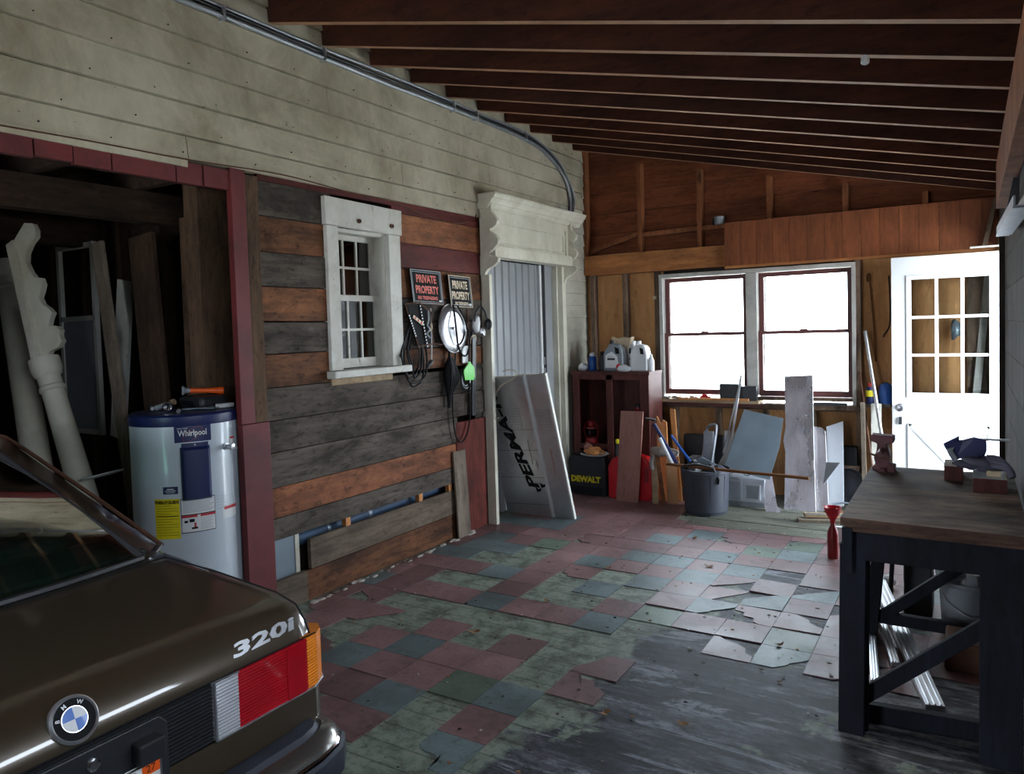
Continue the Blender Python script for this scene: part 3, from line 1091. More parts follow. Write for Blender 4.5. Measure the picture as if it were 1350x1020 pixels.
mb.box((RX - .06, 2.5, 2.17), (RX - .005, 5.2, 2.42), 'stud')
struct(mb.build('trim_3', rough=.002))
# near wall behind the camera, a doorway added in it for front light, and the walls of the dark bay
mb = MB()
mb.box((-7.0, -2.1, 0), (-2.9, -2.0, 3.6), 'rightw')
mb.box((-2.0, -2.1, 0), (.31, -2.0, 3.6), 'rightw')
mb.box((-2.9, -2.1, 2.1), (-2.0, -2.0, 3.6), 'rightw')
struct(mb.build('wall_near'))
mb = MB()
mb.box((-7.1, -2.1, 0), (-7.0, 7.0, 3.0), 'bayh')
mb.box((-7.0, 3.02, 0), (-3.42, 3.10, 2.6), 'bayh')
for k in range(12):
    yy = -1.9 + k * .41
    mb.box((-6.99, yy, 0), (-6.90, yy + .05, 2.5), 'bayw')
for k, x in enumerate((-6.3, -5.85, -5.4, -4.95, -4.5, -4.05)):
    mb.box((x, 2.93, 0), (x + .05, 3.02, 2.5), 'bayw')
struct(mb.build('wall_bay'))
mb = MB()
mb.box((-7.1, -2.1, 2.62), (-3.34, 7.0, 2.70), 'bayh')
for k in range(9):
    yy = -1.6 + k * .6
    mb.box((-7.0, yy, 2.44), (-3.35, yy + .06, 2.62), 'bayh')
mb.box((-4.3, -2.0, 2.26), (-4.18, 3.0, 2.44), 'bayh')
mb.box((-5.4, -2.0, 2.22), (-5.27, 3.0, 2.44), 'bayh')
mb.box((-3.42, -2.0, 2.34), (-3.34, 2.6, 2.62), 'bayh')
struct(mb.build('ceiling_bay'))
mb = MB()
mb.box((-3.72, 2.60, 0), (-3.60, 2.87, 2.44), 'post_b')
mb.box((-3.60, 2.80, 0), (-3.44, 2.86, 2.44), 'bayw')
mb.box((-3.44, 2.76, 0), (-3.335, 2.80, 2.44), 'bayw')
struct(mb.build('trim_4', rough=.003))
# wall of the bay left of the opening (the car drives in between)
mb = MB()
mb.box((WX - .04, -2.05, 0), (WX, -.25, 2.40), 'rightw')
struct(mb.build('wall_left_lower', wl))
# rear room behind the plank wall, unlit
mb = MB()
mb.box((-7.0, 6.87, 0), (-3.34, 6.95, 2.6), 'bayh')
mb.box((-3.54, 3.10, 0), (-3.50, 4.9, 1.1), 'bayh')
struct(mb.build('wall_rear_room'))

# ---- old six-over-six window in the plank wall
mb = MB()
y0, y1 = 3.235, 3.905
F = WX + .022
prof_w = .115
mb.prism((WX - .02, 0, 0), (0, 1, 0), (0, 0, 1), (1, 0, 0), [(y0 - .012, 2.215), (y1 + .012, 2.205), (y1 + .014, 2.372), (y0 - .014, 2.382)], .05, 'white2')
mb.box((WX - .02, y0, 1.335), (F, y0 + .095, 2.212), 'white2')
mb.box((WX - .02, y1 - .115, 1.335), (F, y1, 2.203), 'white2')
# deep jamb faces
mb.box((WX - .11, y0 + .08, 1.335), (WX - .018, y0 + .10, 2.2), 'white2')
mb.box((WX - .11, y1 - .125, 1.335), (WX - .018, y1 - .105, 2.2), 'white2')
mb.box((WX - .11, y0 + .08, 2.185), (WX - .018, y1 - .105, 2.21), 'white2')
w2 = struct(mb.build('window_2', bevel=.004, rough=.0015))
mb = MB()
mb.prism((WX - .11, 0, 0), (0, 1, 0), (0, 0, 1), (1, 0, 0), [(y0 - .02, 1.288), (y1 + .03, 1.292), (y1 + .03, 1.337), (y0 - .02, 1.333)], .175, 'white2')
mb.box((WX - .02, y0 + .01, 1.245), (WX + .006, y1 - .1, 1.288), 'palew')
struct(mb.build('window_sill', w2, bevel=.006, rough=.003))
a, b_ = y0 + .10, y1 - .20
for (zl, zh, xo) in ((1.34, 1.80, WX - .075), (1.775, 2.185, WX - .10)):
    mb = MB()
    b2 = y1 - .125
    mb.box((xo - .03, a, zl), (xo, a + .035, zh), 'white2')
    mb.box((xo - .03, b2 - .045, zl), (xo, b2, zh), 'white2')
    mb.box((xo - .03, a, zl), (xo, b2, zl + (.06 if zl < 1.5 else .03)), 'white2')
    mb.box((xo - .03, a, zh - .035), (xo, b2, zh), 'white2')
    zb_, zt_ = zl + (.06 if zl < 1.5 else .03), zh - .035
    for q in (1, 2):
        yy = a + .035 + (b2 - .045 - a - .035) * q / 3
        mb.box((xo - .025, yy - .008, zb_), (xo - .004, yy + .008, zt_), 'white2')
    mb.box((xo - .025, a + .03, (zb_ + zt_) / 2 - .008), (xo - .004, b2 - .04, (zb_ + zt_) / 2 + .008), 'white2')
    sh = struct(mb.build('window_sash', w2, rough=.0012, bevel=.002))
    mb = MB()
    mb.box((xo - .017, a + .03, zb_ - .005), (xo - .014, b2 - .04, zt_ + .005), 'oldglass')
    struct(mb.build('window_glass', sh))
mb = MB()
for yy in (3.50, 3.81):
    mb.cyl((F + .008, yy, 2.258), (F + .022, yy, 2.258), .014, 'barerust', 12)
    mb.cyl((F + .022, yy, 2.258), (F + .026, yy, 2.258), .006, 'blackmat', 8)
struct(mb.build('round_hook_plates', w2))
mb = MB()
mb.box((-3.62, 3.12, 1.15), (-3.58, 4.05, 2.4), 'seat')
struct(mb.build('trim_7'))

# ---- ornate doorway in the left wall
mb = MB()
# crown hood
hood = [(0, 2.622), (.175, 2.622), (.175, 2.606), (.165, 2.598), (.162, 2.585), (.145, 2.575), (.13, 2.56), (.124, 2.545), (.112, 2.54), (.108, 2.525), (.09, 2.51), (0, 2.505)]
mb.prism((WX, 4.875, 0), (1, 0, 0), (0, 0, 1), (0, 1, 0), hood, 1.60, 'white')
mb.box((WX, 4.93, 2.20), (WX + .085, 6.30, 2.507), 'white')
mb.box((WX, 4.93, 2.128), (WX + .125, 6.26, 2.215), 'white')
mb.box((WX, 4.93, 2.205), (WX + .112, 6.26, 2.222), 'white')
mb.box((WX + .08, 5.02, 2.400), (WX + .095, 6.20, 2.408), 'white')
mb.box((WX + .08, 5.02, 2.245), (WX + .095, 6.20, 2.253), 'white')
mb.box((WX + .08, 6.14, 2.245), (WX + .095, 6.15, 2.408), 'white')
mb.box((WX + .08, 6.19, 2.225), (WX + .10, 6.20, 2.45), 'white')
d1 = struct(mb.build('door_1', bevel=.002))
# scrolled corbels: one reused outline
scr = [(0, 2.62), (.122, 2.62), (.122, 2.56), (.112, 2.50), (.118, 2.47), (.150, 2.435), (.168, 2.405), (.160, 2.375), (.128, 2.352), (.100, 2.345), (.096, 2.335), (.104, 2.318), (.150, 2.285), (.172, 2.255),
       (.168, 2.225), (.130, 2.190), (.085, 2.160), (.078, 2.148), (.090, 2.136), (.150, 2.128), (.168, 2.11), (.160, 2.085), (.120, 2.055), (.070, 2.035), (.045, 2.01), (.036, 1.985), (.036, 1.975), (0, 1.975)]
# silhouette seen from the room: bulges point away from the wall
for (ya, yb) in ((4.90, 4.94), (6.255, 6.295)):
    mb = MB()
    mb.prism((WX, ya, 0), (1, 0, 0), (0, 0, 1), (0, 1, 0), scr, yb - ya, 'white')
    struct(mb.build('scroll_bracket', d1, bevel=.003))
mb = MB()
mb.box((WX - .02, 4.905, 0.0), (WX + .075, 4.945, 1.99), 'white')
mb.box((WX - .02, 4.90, 0.0), (WX + .005, 4.99, 2.14), 'white')
mb.box((WX - .13, 4.945, 0.0), (WX - .02, 4.97, 2.14), 'white')
mb.box((WX - .02, 6.22, 0.0), (WX + .03, 6.29, 2.13), 'white')
mb.box((WX - .13, 6.20, 0.0), (WX - .02, 6.225, 2.14), 'white')
struct(mb.build('door_casing', d1, bevel=.002))

# corrugated metal panel closing the doorway, with a pale edge strip
mb = MB()
pts = []
y = 5.02
while y < 5.93:
    for dy, dx in ((0, 0), (.012, .012), (.03, .012), (.042, 0), (.10, 0)):
        pts.append((y + dy, dx))
    y += .112
pts = [p for p in pts if p[0] <= 5.98]
out = [(p[0], p[1]) for p in pts] + [(p[0], p[1] - .0015) for p in reversed(pts)]
mb.prism((WX - .10, 0, .01), (0, 1, 0), (1, 0, 0), (0, 0, 1), out, 2.125, 'ribbed')
tdoor = thing('sliding_metal_door', 'blue-grey ribbed metal door panel standing inside the ornate white doorway', 'door panel', (WX - .10, 5.5, 0))
mb.build('ribbed_sheet', tdoor)
mb = MB()
mb.box((WX - .12, 5.965, .01), (WX - .07, 6.0, 2.135), 'doorwhite')
for zz in (1.12, 1.22):
    mb.box((WX - .07, 5.99, zz), (WX - .062, 6.03, zz + .07), 'alu')
mb.build('edge_strip', tdoor)
mb = MB()
mb.box((WX - .12, 6.07, 0), (WX - .075, 6.20, 2.14), 'ribbed')
struct(mb.build('door_jamb_board', d1))
mb = MB()
mb.box((-3.75, 5.6, 1.2), (-3.70, 6.5, 1.9), 'bayh')
struct(mb.build('trim_6'))

# ---- white nine-light door swung open in front of the back wall
dY0, dY1 = 6.58, 6.622
D = thing('door_2', 'white nine-pane door swung open', 'door', (.19, 6.60, 0))
D['kind'] = 'structure'
del D['label'], D['category']
dl, dr, dz0, dz1 = -.529, .200, .01, 2.025
pl, pr, pb, pt = -.392, .121, .965, 1.848
mb = MB()
mb.box((dl, dY0, dz0), (pl, dY1, dz1), 'doorwhite')
mb.box((pr, dY0, dz0), (dr, dY1, dz1), 'doorwhite')
mb.box((pl, dY0, pt), (pr, dY1, dz1), 'doorwhite')
mb.box((pl, dY0, dz0), (pr, dY1, pb), 'doorwhite')
mb.build('door_leaf', D)
mb = MB()
for q in (dY0 - .008, dY1):
    mb.box((pl - .035, q, pb - .035), (pr + .025, q + .008, pb - .0), 'doorwhite')
    mb.box((pl - .035, q, pt), (pr + .025, q + .008, pt + .032), 'doorwhite')
    mb.box((pl - .035, q, pb), (pl, q + .008, pt), 'doorwhite')
    mb.box((pr, q, pb), (pr + .025, q + .008, pt), 'doorwhite')
for k in (1, 2):
    xx = pl + (pr - pl) * k / 3
    mb.box((xx - .012, dY0 + .004, pb), (xx + .012, dY1 - .004, pt), 'doorwhite')
    zz = pb + (pt - pb) * k / 3
    mb.box((pl, dY0 + .005, zz - .011), (pr, dY1 - .005, zz + .011), 'doorwhite')
mb.build('muntins', D, bevel=.002)
mb = MB()
mb.box((pl, 6.60, pb), (pr, 6.603, pt), 'glass')
mb.build('door_glass', D)
mb = MB()
# cross-buck mouldings on the lower panel
def strip_(p0, p1):
    mb.bar((p0[0], dY0 - .006, p0[1]), (p1[0], dY0 - .006, p1[1]), .02, .012, 'doorwhite', up=(0, 1, 0))
xl, xr, zl, zh = -.41, .12, .12, .72
strip_((xl, zl), (xl, zh)); strip_((xr, zl), (xr, zh)); strip_((xl, zl), (xr, zl)); strip_((xl, zh), (xr, zh)); strip_((xl, zl), (xr, zh)); strip_((xl, zh), (xr, zl))
mb.build('panel_moulding', D)
mb = MB()
mb.lathe((-.471, dY0, .848), (0, -1, 0), [(.032, 0), (.032, .006), (.012, .012), (.012, .03), (.024, .038), (.030, .052), (.024, .064), (.004, .068)], 'steel', 20)
mb.build('door_knob', D, smooth=40)
mb = MB()
mb.tube([(-.471, dY0 - .06, .845), (-.474, dY0 - .062, .80), (-.470, dY0 - .02, .775)], .002, 'steel', 6)
mb.box((-.482, dY0 - .02, .715), (-.460, dY0 - .006, .775), 'blackpl')
mb.build('hanging_key', D, bevel=.004)

# ================================================================== CAR
CX, CY = -1.60, .812
car = thing('car', 'dark brown two-door saloon parked with its tail to the room, nose in the bay', 'car', (CX - 1.9, CY, 0))


def W(x, s_, z):
    return Vector((CX - x, CY - s_, z))


def body_half(Wd, zt, zb=.2):
    return [(Wd - .07, zb - .02), (Wd - .03, zb + .04), (Wd - .004, zb + .16), (Wd, .46), (Wd - .003, .56), (Wd - .012, zt - .15), (Wd - .022, zt - .09), (Wd - .03, zt - .055), (Wd - .045, zt - .03), (Wd - .07, zt - .012), (Wd - .11, zt - .002), (Wd * .6, zt + .006), (Wd * .3, zt + .010), (0, zt + .012)]


secs = [(0.0, .655, .700), (.006, .668, .716), (.018, .688, .738), (.034, .703, .758), (.055, .714, .776), (.085, .722, .789), (.13, .728, .799), (.20, .733, .807), (.40, .738, .824), (.60, .740, .840), (.80, .742, .853), (1.2, .744, .862), (2.0, .744, .862), (2.7, .744, .855), (3.1, .738, .822), (3.5, .72, .79), (3.72, .70, .755), (3.82, .675, .70), (3.86, .65, .64)]
mb = MB()
i = mb.mi('car')
rings = []
for x, wd, zt in secs:
    h_ = body_half(wd, zt, .24 if x < .02 or x > 3.8 else .2)
    full = [(-a, z) for a, z in h_] + [(a, z) for a, z in reversed(h_[:-1])]
    rings.append([mb.bm.verts.new(W(x, a, z)) for a, z in full])
for A, B in zip(rings[:-1], rings[1:]):
    for k in range(len(A) - 1):
        mb.face([A[k], A[k + 1], B[k + 1], B[k]], i)
    mb.face([A[-1], A[0], B[0], B[-1]], i)
# end caps as strips
for A in (rings[0], rings[-1]):
    n = len(A)
    for k in range(n // 2):
        a, b_, c, d = A[k], A[k + 1], A[n - 2 - k], A[n - 1 - k]
        if b_ is c:
            mb.face([a, b_, d], i)
        else:
            mb.face([a, b_, c, d], i)
body = mb.build('body', car, smooth=34)
# roof and pillars
mb = MB()
i = mb.mi('car')


def roof(u, v):
    x = 1.36 + v * .95
    s_ = (u * 2 - 1)
    wd = .50 + .012 * math.sin(v * PI)
    z = 1.215 + .022 * (1 - s_ ** 2) - .010 * (2 * v - 1) ** 2 - .012 * max(0, abs(s_) - .85) / .15
    return W(x - .06 * (1 - s_ ** 2) * (1 - v) + .05 * (1 - s_ ** 2) * v, s_ * wd, z)


mb.grid(roof, 17, 9, 'car')
mb.grid(lambda u, v: roof(u, v) - Vector((0, 0, .02)), 17, 9, 'seat')
for sg in (-1, 1):
    # C pillar
    P = [W(.66, sg * .555, .85), W(.745, sg * .675, .85), W(1.22, sg * .705, .85), W(1.18, sg * .66, .85), W(1.305, sg * .39, 1.218), W(1.37, sg * .495, 1.213), W(1.54, sg * .505, 1.212), W(1.52, sg * .46, 1.212)]
    mb.hexa(P, 'car')
    mb.bar(W(1.85, sg * .70, .85), W(1.80, sg * .51, 1.21), .05, .03, 'blackpl')
    mb.bar(W(2.95, sg * .68, .85), W(2.33, sg * .49, 1.21), .05, .035, 'car')
mb.build('roof', car, smooth=50)
mb = MB()
for sg in (-1, 1):
    mb.tube([W(.715, sg * .665, .862), W(.98, sg * .60, 1.01), W(1.28, sg * .525, 1.17), W(1.40, sg * .51, 1.215), W(1.6, sg * .515, 1.224), W(2.2, sg * .515, 1.222), W(2.6, sg * .60, 1.06), W(2.98, sg * .69, .87)], .007, 'barerust', 6)
    mb.tube([W(.66, sg * .56, .86), W(1.30, sg * .39, 1.222)], .012, 'blackpl', 6)
mb.tube([W(.66, -.56, .856), W(.61, -.3, .862), W(.595, 0, .865), W(.61, .3, .862), W(.66, .56, .856)], .010, 'blackpl', 6, smooth=4)
mb.tube([W(1.31, -.39, 1.218), W(1.29, -.2, 1.226), W(1.285, 0, 1.23), W(1.29, .2, 1.226), W(1.31, .39, 1.218)], .010, 'blackpl', 6, smooth=4)
mb.build('roof_gutter_trim', car)
mb = MB()
mb = None
for sg in (-1, 1):
    mb = MB()
    mb.bar(W(.665, sg * .60, .862), W(.715, sg * .655, .866), .02, .008, 'steel')
    mb.build('chrome_window_corner', car)
mb = MB()


def rg(u, v):
    s_ = u * 2 - 1
    xb, xt = .595 + .065 * abs(s_) ** 2, 1.285 + .03 * s_ * s_
    zb, zt = .858, 1.228 - .012 * s_ * s_
    wd = .565 + (.40 - .565) * v
    return W(xb + (xt - xb) * v, s_ * wd, zb + (zt - zb) * v + .018 * math.sin(v * PI))


mb.grid(rg, 13, 7, 'carglass')
mb.build('rear_window', car, smooth=60, recalc=False)
mb = MB()
i = mb.mi('carglass')
for sg in (-1, 1):
    for a, b_, c, d in ((1.24, 1.83, 1.80, 1.50), (1.88, 2.92, 2.31, 1.82)):
        mb.face([mb.bm.verts.new(p) for p in (W(a, sg * .70, .85), W(b_, sg * .70, .85), W(c, sg * .50, 1.212), W(d, sg * .50, 1.212))], i)
mb.face([mb.bm.verts.new(p) for p in (W(2.98, -.66, .855), W(2.98, .66, .855), W(2.34, .47, 1.215), W(2.34, -.47, 1.215))], i)
mb.build('side_and_front_glass', car)
mb = MB()
mb.box(W(.95, -.60, .855), W(.70, .60, .868), 'seat')
mb.build('rear_shelf', car)
mb = MB()
mb.box(W(1.0, -.58, .55), W(1.14, .58, .90), 'seat')
mb.build('rear_seat', car, bevel=.03, seg=3)
for s_ in (-.33, .33):
    mb = MB()
    mb.box(W(1.85, s_ - .22, .50), W(1.98, s_ + .22, .97), 'seat')
    fs = mb.build('front_seat', car, bevel=.03, seg=3)
    mb = MB()
    mb.box(W(1.88, s_ - .11, .96), W(1.96, s_ + .11, 1.10), 'seat')
    mb.build('headrest', fs, bevel=.03, seg=3)
mb = MB()
mb.box(W(2.7, -.62, .6), W(2.95, .62, .88), 'seat')
mb.build('dashboard', car, bevel=.03, seg=3)
# rear lamps: clear, red, amber, with horizontal ribs
for sg in (1, -1):
    path = [(-.002, .316), (-.012, .322), (-.012, .388), (-.012, .618), (-.006, .660), (.014, .694), (.045, .716), (.055, .712)]
    mb = MB()
    nz = 34
    z0, z1 = .557, .702
    for k in range(len(path) - 1):
        m = 'lampclr' if k < 2 else ('lampred' if k < 3 else 'lampamb')
        i = mb.mi(m)
        (xa, sa), (xb, sb) = path[k], path[k + 1]
        top = 0.0
        for q in range(nz):
            dz = (z1 - z0) / nz
            za, zb = z0 + q * dz, z0 + (q + 1) * dz
            oa, ob = (.0022 if q % 2 else 0), (.0022 if (q + 1) % 2 else 0)
            mb.face([mb.bm.verts.new(W(xa - oa, sg * -sa, za)), mb.bm.verts.new(W(xb - oa, sg * -sb, za)), mb.bm.verts.new(W(xb - ob, sg * -sb, zb)), mb.bm.verts.new(W(xa - ob, sg * -sa, zb))], i)
        for zc in (z0, z1):
            mb.face([mb.bm.verts.new(W(xa, sg * -sa, zc)), mb.bm.verts.new(W(xb, sg * -sb, zc)), mb.bm.verts.new(W(xb + .03, sg * -sb * .98, zc)), mb.bm.verts.new(W(xa + .03, sg * -sa * .98, zc))], i)
    bmesh.ops.remove_doubles(mb.bm, verts=mb.bm.verts, dist=.0001)
    lamp = mb.build('tail_lamp', car)
    lamp['label'] = 'ribbed rear lamp of clear, red and amber lenses'
    mb = MB()
    mb.tube([W(-.013, -sg * .320, .556), W(-.013, -sg * .320, .703), W(-.013, -sg * .39, .703)], .0035, 'alu', 6)
    mb.tube([W(-.013, -sg * .320, .556), W(-.013, -sg * .64, .556), W(.014, -sg * .697, .556), W(.045, -sg * .719, .556)], .003, 'alu', 6)
    mb.box(W(-.0155, -sg * .545, .558), W(-.010, -sg * .61, .70), 'lampred')
    mb.build('lamp_rim', lamp)
# ribbed black panel between the lamps
mb = MB()
for s0, s1 in ((-.315, .315),):
    mb.box(W(-.004, s0, .555), W(.01, s1, .700), 'blackmat')
    for k in range(15):
        z = .561 + k * .0092
        mb.box(W(-.009, s0, z), W(-.003, s1, z + .0045), 'blackpl')
mb.build('ribbed_trim_panel', car)
# licence plate recess, lamp, plate and lock
mb = MB()
mb.prism(W(-.004, 0, 0), (0, 1, 0), (0, 0, 1), (1, 0, 0), [(-.20, .44), (.19, .44), (.19, .67), (.17, .692), (-.17, .692), (-.20, .67)], .012, 'blackpl')
mb.build('plate_surround', car, bevel=.003)
for s0 in (.10, -.14):
    mb = MB()
    mb.box(W(-.012, -s0, .612), W(-.052, -s0 - .062, .662), 'blackpl')
    mb.build('plate_lamp', car, bevel=.006, seg=3)
pl_ = MB()
pl_.box(W(-.020, .155, .455), W(-.024, -.165, .606), 'paper')
plate = pl_.build('number_plate', car, bevel=.002)
mb = MB()
PY0 = CY - .155
mb.box((CX + .0245, CY + .118, .576), (CX + .0255, CY + .160, .604), 'orange')
mb.text('27', (CX + .0255, CY + .127, .582), (0, 1, 0), (0, 0, 1), .016, 'blackmat', .0008)
mb.cyl((CX + .024, CY + .100, .590), (CX + .028, CY + .100, .590), .006, 'steel', 10)
mb.tube([(CX + .0255, CY - .15, .602), (CX + .0255, CY + .158, .602)], .0025, 'steel', 5)
mb.tube([(CX + .0255, CY + .163, .602), (CX + .0255, CY + .163, .458)], .0025, 'steel', 5)
st_ = mb.build('registration_sticker', plate)
mb = MB()
mb.lathe(W(-.006, -.017, .657), (1, 0, 0), [(.019, 0), (.019, .008), (.014, .010), (.014, .013), (.010, .015), (.010, .017), (.002, .017)], 'chrome', 20)
mb.build('boot_lock', car, smooth=40)
# roundel
nrm = Vector((math.cos(R(27)), 0, math.sin(R(27))))
uu = Vector((0, 1, 0))
vv = nrm.cross(uu).normalized()
ec = W(.022, 0, .752) + nrm * .006
mb = MB()
mb.lathe(ec, nrm, [(.050, -.012), (.050, .003), (.046, .007), (.0425, .004), (.0425, .003, 'blackmat'), (.027, .003), (.027, .0045, 'alu'), (.0255, .0045)], 'alu', 48, caps=True)
emb = mb.build('round_badge', car, smooth=30)
mb = MB()
for q in range(4):
    m = 'paper' if q % 2 == 0 else 'blue'
    i = mb.mi(m)
    ctr = mb.bm.verts.new(ec + nrm * .0055)
    pts = [mb.bm.verts.new(ec + nrm * .0055 + (uu * math.cos(a) + vv * math.sin(a)) * .0252) for a in [q * PI / 2 + t * PI / 16 for t in range(9)]]
    for k in range(8):
        mb.face([ctr, pts[k], pts[k + 1]], i)
for ch, ang in (('B', 163), ('M', 115), ('W', 62)):
    a = R(ang)
    u2 = uu * math.cos(a - PI / 2) + vv * math.sin(a - PI / 2)
    v2 = uu * math.cos(a) + vv * math.sin(a)
    mb.text(ch, ec + nrm * .0055 + v2 * .030 - u2 * .0045, u2, v2, .009, 'paper', .0002, bold=.02)
mb.build('roundel_quarters', emb)
# model numerals
mb = MB()
mb.text('320i', W(.020, -.395, .722) + nrm * .008, (-.02, 1, 0.02), vv, .036, 'alu', .0, width=.215, slant=.15, bold=.035)
mb2 = bmesh.ops.extrude_face_region(mb.bm, geom=mb.bm.faces[:])
for v in [g for g in mb2['geom'] if isinstance(g, bmesh.types.BMVert)]:
    v.co += nrm * .005
mb.build('model_numerals', car)
# boot lid seams
mb = MB()
for sg in (-1, 1):
    mb.tube([W(-.001, sg * .640, .708), W(.018, sg * .640, .746), W(.05, sg * .640, .783), W(.13, sg * .640, .805), W(.40, sg * .635, .829), (W(.63, sg * .62, .846))], .0028, 'blackmat', 5)
mb.tube([W(.63, -.62, .847), W(.585, 0, .851), W(.63, .62, .847)], .003, 'blackmat', 5, smooth=4)
mb.tube([W(-.003, -.66, .704), W(-.003, .66, .704)], .002, 'blackmat', 5)
mb.build('boot_lid_seam', car)
mb = MB()
sb0 = rg(.5 + .452 / 2 / .535, .20) + Vector((.50, 0, .866)) * .001
mb.lathe(sb0, (.50, 0, .866), [(.034, 0), (.034, .002)], 'paper', 28)
stk = mb.build('round_window_sticker', car)
mb = MB()
nn_ = Vector((.50, 0, .866)).normalized()
sc_ = sb0 + nn_ * .0024
mb.lathe(sc_, nn_, [(.028, 0), (.028, .0005), (.0001, .0005)], 'purple', 28)
vv2 = nn_.cross(uu).normalized()
mb.tube([sc_ + nn_ * .001 + (uu * math.cos(a) + vv2 * math.sin(a)) * .014 for a in [R(50 + t * 26) for t in range(11)]], .0025, 'paper', 5)
mb.build('sticker_print', stk)
# bumper
path = [(.50, .80), (.20, .80), (.02, .795), (-.06, .770), (-.105, .71), (-.125, .62), (-.13, .3), (-.13, 0)]
path = [(x, s_ * .89) for x, s_ in path]
full = [(x, -s_) for x, s_ in path] + [(x, s_) for x, s_ in reversed(path[:-1])]


def strip_path(mb, zs, ins, m):
    """zs: list of z, ins: inward offset at each z"""
    i = mb.mi(m)
    rows_ = []
    n = len(full)
    for z, d in zip(zs, ins):
        row = []
        for k, (x, s_) in enumerate(full):
            a, b_ = full[max(0, k - 1)], full[min(n - 1, k + 1)]
            t = Vector((b_[0] - a[0], b_[1] - a[1]))
            t.normalize()
            nn = Vector((-t.y, t.x))
            if nn.dot(Vector((-1 if abs(s_) < .60 else 0, s_ if abs(s_) > .60 else 0))) < 0:
                nn = -nn
            row.append(mb.bm.verts.new(W(x - nn.x * d, s_ - nn.y * d, z)))
        rows_.append(row)
    for A, B in zip(rows_[:-1], rows_[1:]):
        for k in range(n - 1):
            mb.face([A[k], A[k + 1], B[k + 1], B[k]], i)


mb = MB()
strip_path(mb, [.462, .468, .466, .452], [.125, .11, .07, .055], 'rubber')
strip_path(mb, [.452, .460, .448, .425], [.06, .05, .016, .002], 'greybump')
strip_path(mb, [.428, .422, .416], [.004, -.002, .002], 'chrome')
strip_path(mb, [.417, .410, .35, .335, .32, .318], [-.004, -.014, -.016, -.006, .02, .12], 'rubber')
mb.build('rear_bumper', car, smooth=40)
mb = MB()
mb.box(W(3.84, -.68, .34), W(3.96, .68, .45), 'rubber')
mb.build('front_bumper', car, bevel=.02)
for s_ in (-.52, -.36, .36, .52):
    mb = MB()
    mb.cyl(W(3.83, s_, .60), W(3.875, s_, .60), .065, 'lampclr', 20)
    mb.build('headlamp', car)
for x in (.62, 3.05):
    for sg in (-1, 1):
        c0 = W(x, sg * .60, .265)
        ax = (W(x, sg * .76, .265) - c0)
        mb = MB()
        mb.lathe(c0, ax, [(.17, 0), (.245, 0), (.265, .02), (.268, .08), (.262, .14), (.24, .152), (.17, .150)], 'blackmat', 36)
        wh = mb.build('wheel', car, smooth=40)
        mb = MB()
        mb.lathe(c0, ax, [(.165, .05), (.165, .152), (.15, .150), (.12, .12), (.05, .125), (.045, .145), (.001, .145)], 'alu', 30)
        mb.build('wheel_rim', wh, smooth=40)

# ================================================================== WATER HEATER AND THE BAY
HX, HY, HR = -3.566, 2.442, .270
wh = thing('water_heater', 'white cylindrical water heater with navy lid and cover, beside the red post', 'water heater', (HX, HY, 0))
mb = MB()
mb.lathe((HX, HY, 0), (0, 0, 1), [(HR - .01, 0), (HR, .01), (HR, 1.12), (HR - .001, 1.125)], 'tank', 64)
mb.build('tank', wh, smooth=30)
mb = MB()
mb.lathe((HX, HY, 0), (0, 0, 1), [(HR + .004, 1.118), (HR + .006, 1.125), (HR + .004, 1.165), (HR - .01, 1.175), (.001, 1.18)], 'navy', 64)
mb.build('lid', wh, smooth=30)


def cyp(a, z, dr=.001):
    return Vector((HX + (HR + dr) * math.cos(R(a)), HY + (HR + dr) * math.sin(R(a)), z))


def patch(mb, a0, a1, z0, z1, m, dr=.001):
    mb.grid(lambda u, v: cyp(a0 + (a1 - a0) * u, z0 + (z1 - z0) * v, dr), 12, 2, m)


def ctext(mb, s_, a0, z0, w, h, m, dr=.003, slant=0, bold=0):
    mb.text(s_, (0, 0, 0), (1, 0, 0), (0, 1, 0), h, m, 0, width=w, fn=lambda x, y: cyp(a0 + math.degrees(x / HR), z0 + y, dr), slant=slant, bold=bold)


mb = MB()
patch(mb, -46, -9, 1.036, 1.122, 'navy')
ctext(mb, 'Whirlpool', -42.5, 1.058, .135, .040, 'paper', bold=.02)
ctext(mb, 'ENERGY SMART', -43, 1.103, .05, .007, 'paper')
mb.tube([cyp(-28 + 9 * math.cos(t) + 4 * math.sin(t), 1.075 + .036 * math.sin(t) + .010 * math.cos(t), .003) for t in [R(10 + k * 15) for k in range(23)]], .0008, 'labred', 4)
mb.build('brand_badge', wh, recalc=False)['label'] = 'navy badge with white lettering'
mb = MB()


def cover(u, v):
    a = -41 + 30 * u
    e = min(u, 1 - u)
    bulge = .028 * min(1, e / .12) ** .5 if e > 0 else 0
    ez = min(v, 1 - v)
    bulge *= min(1, ez / .05) ** .5 if ez > 0 else 0
    return cyp(a, .742 + .270 * v, .002 + bulge)


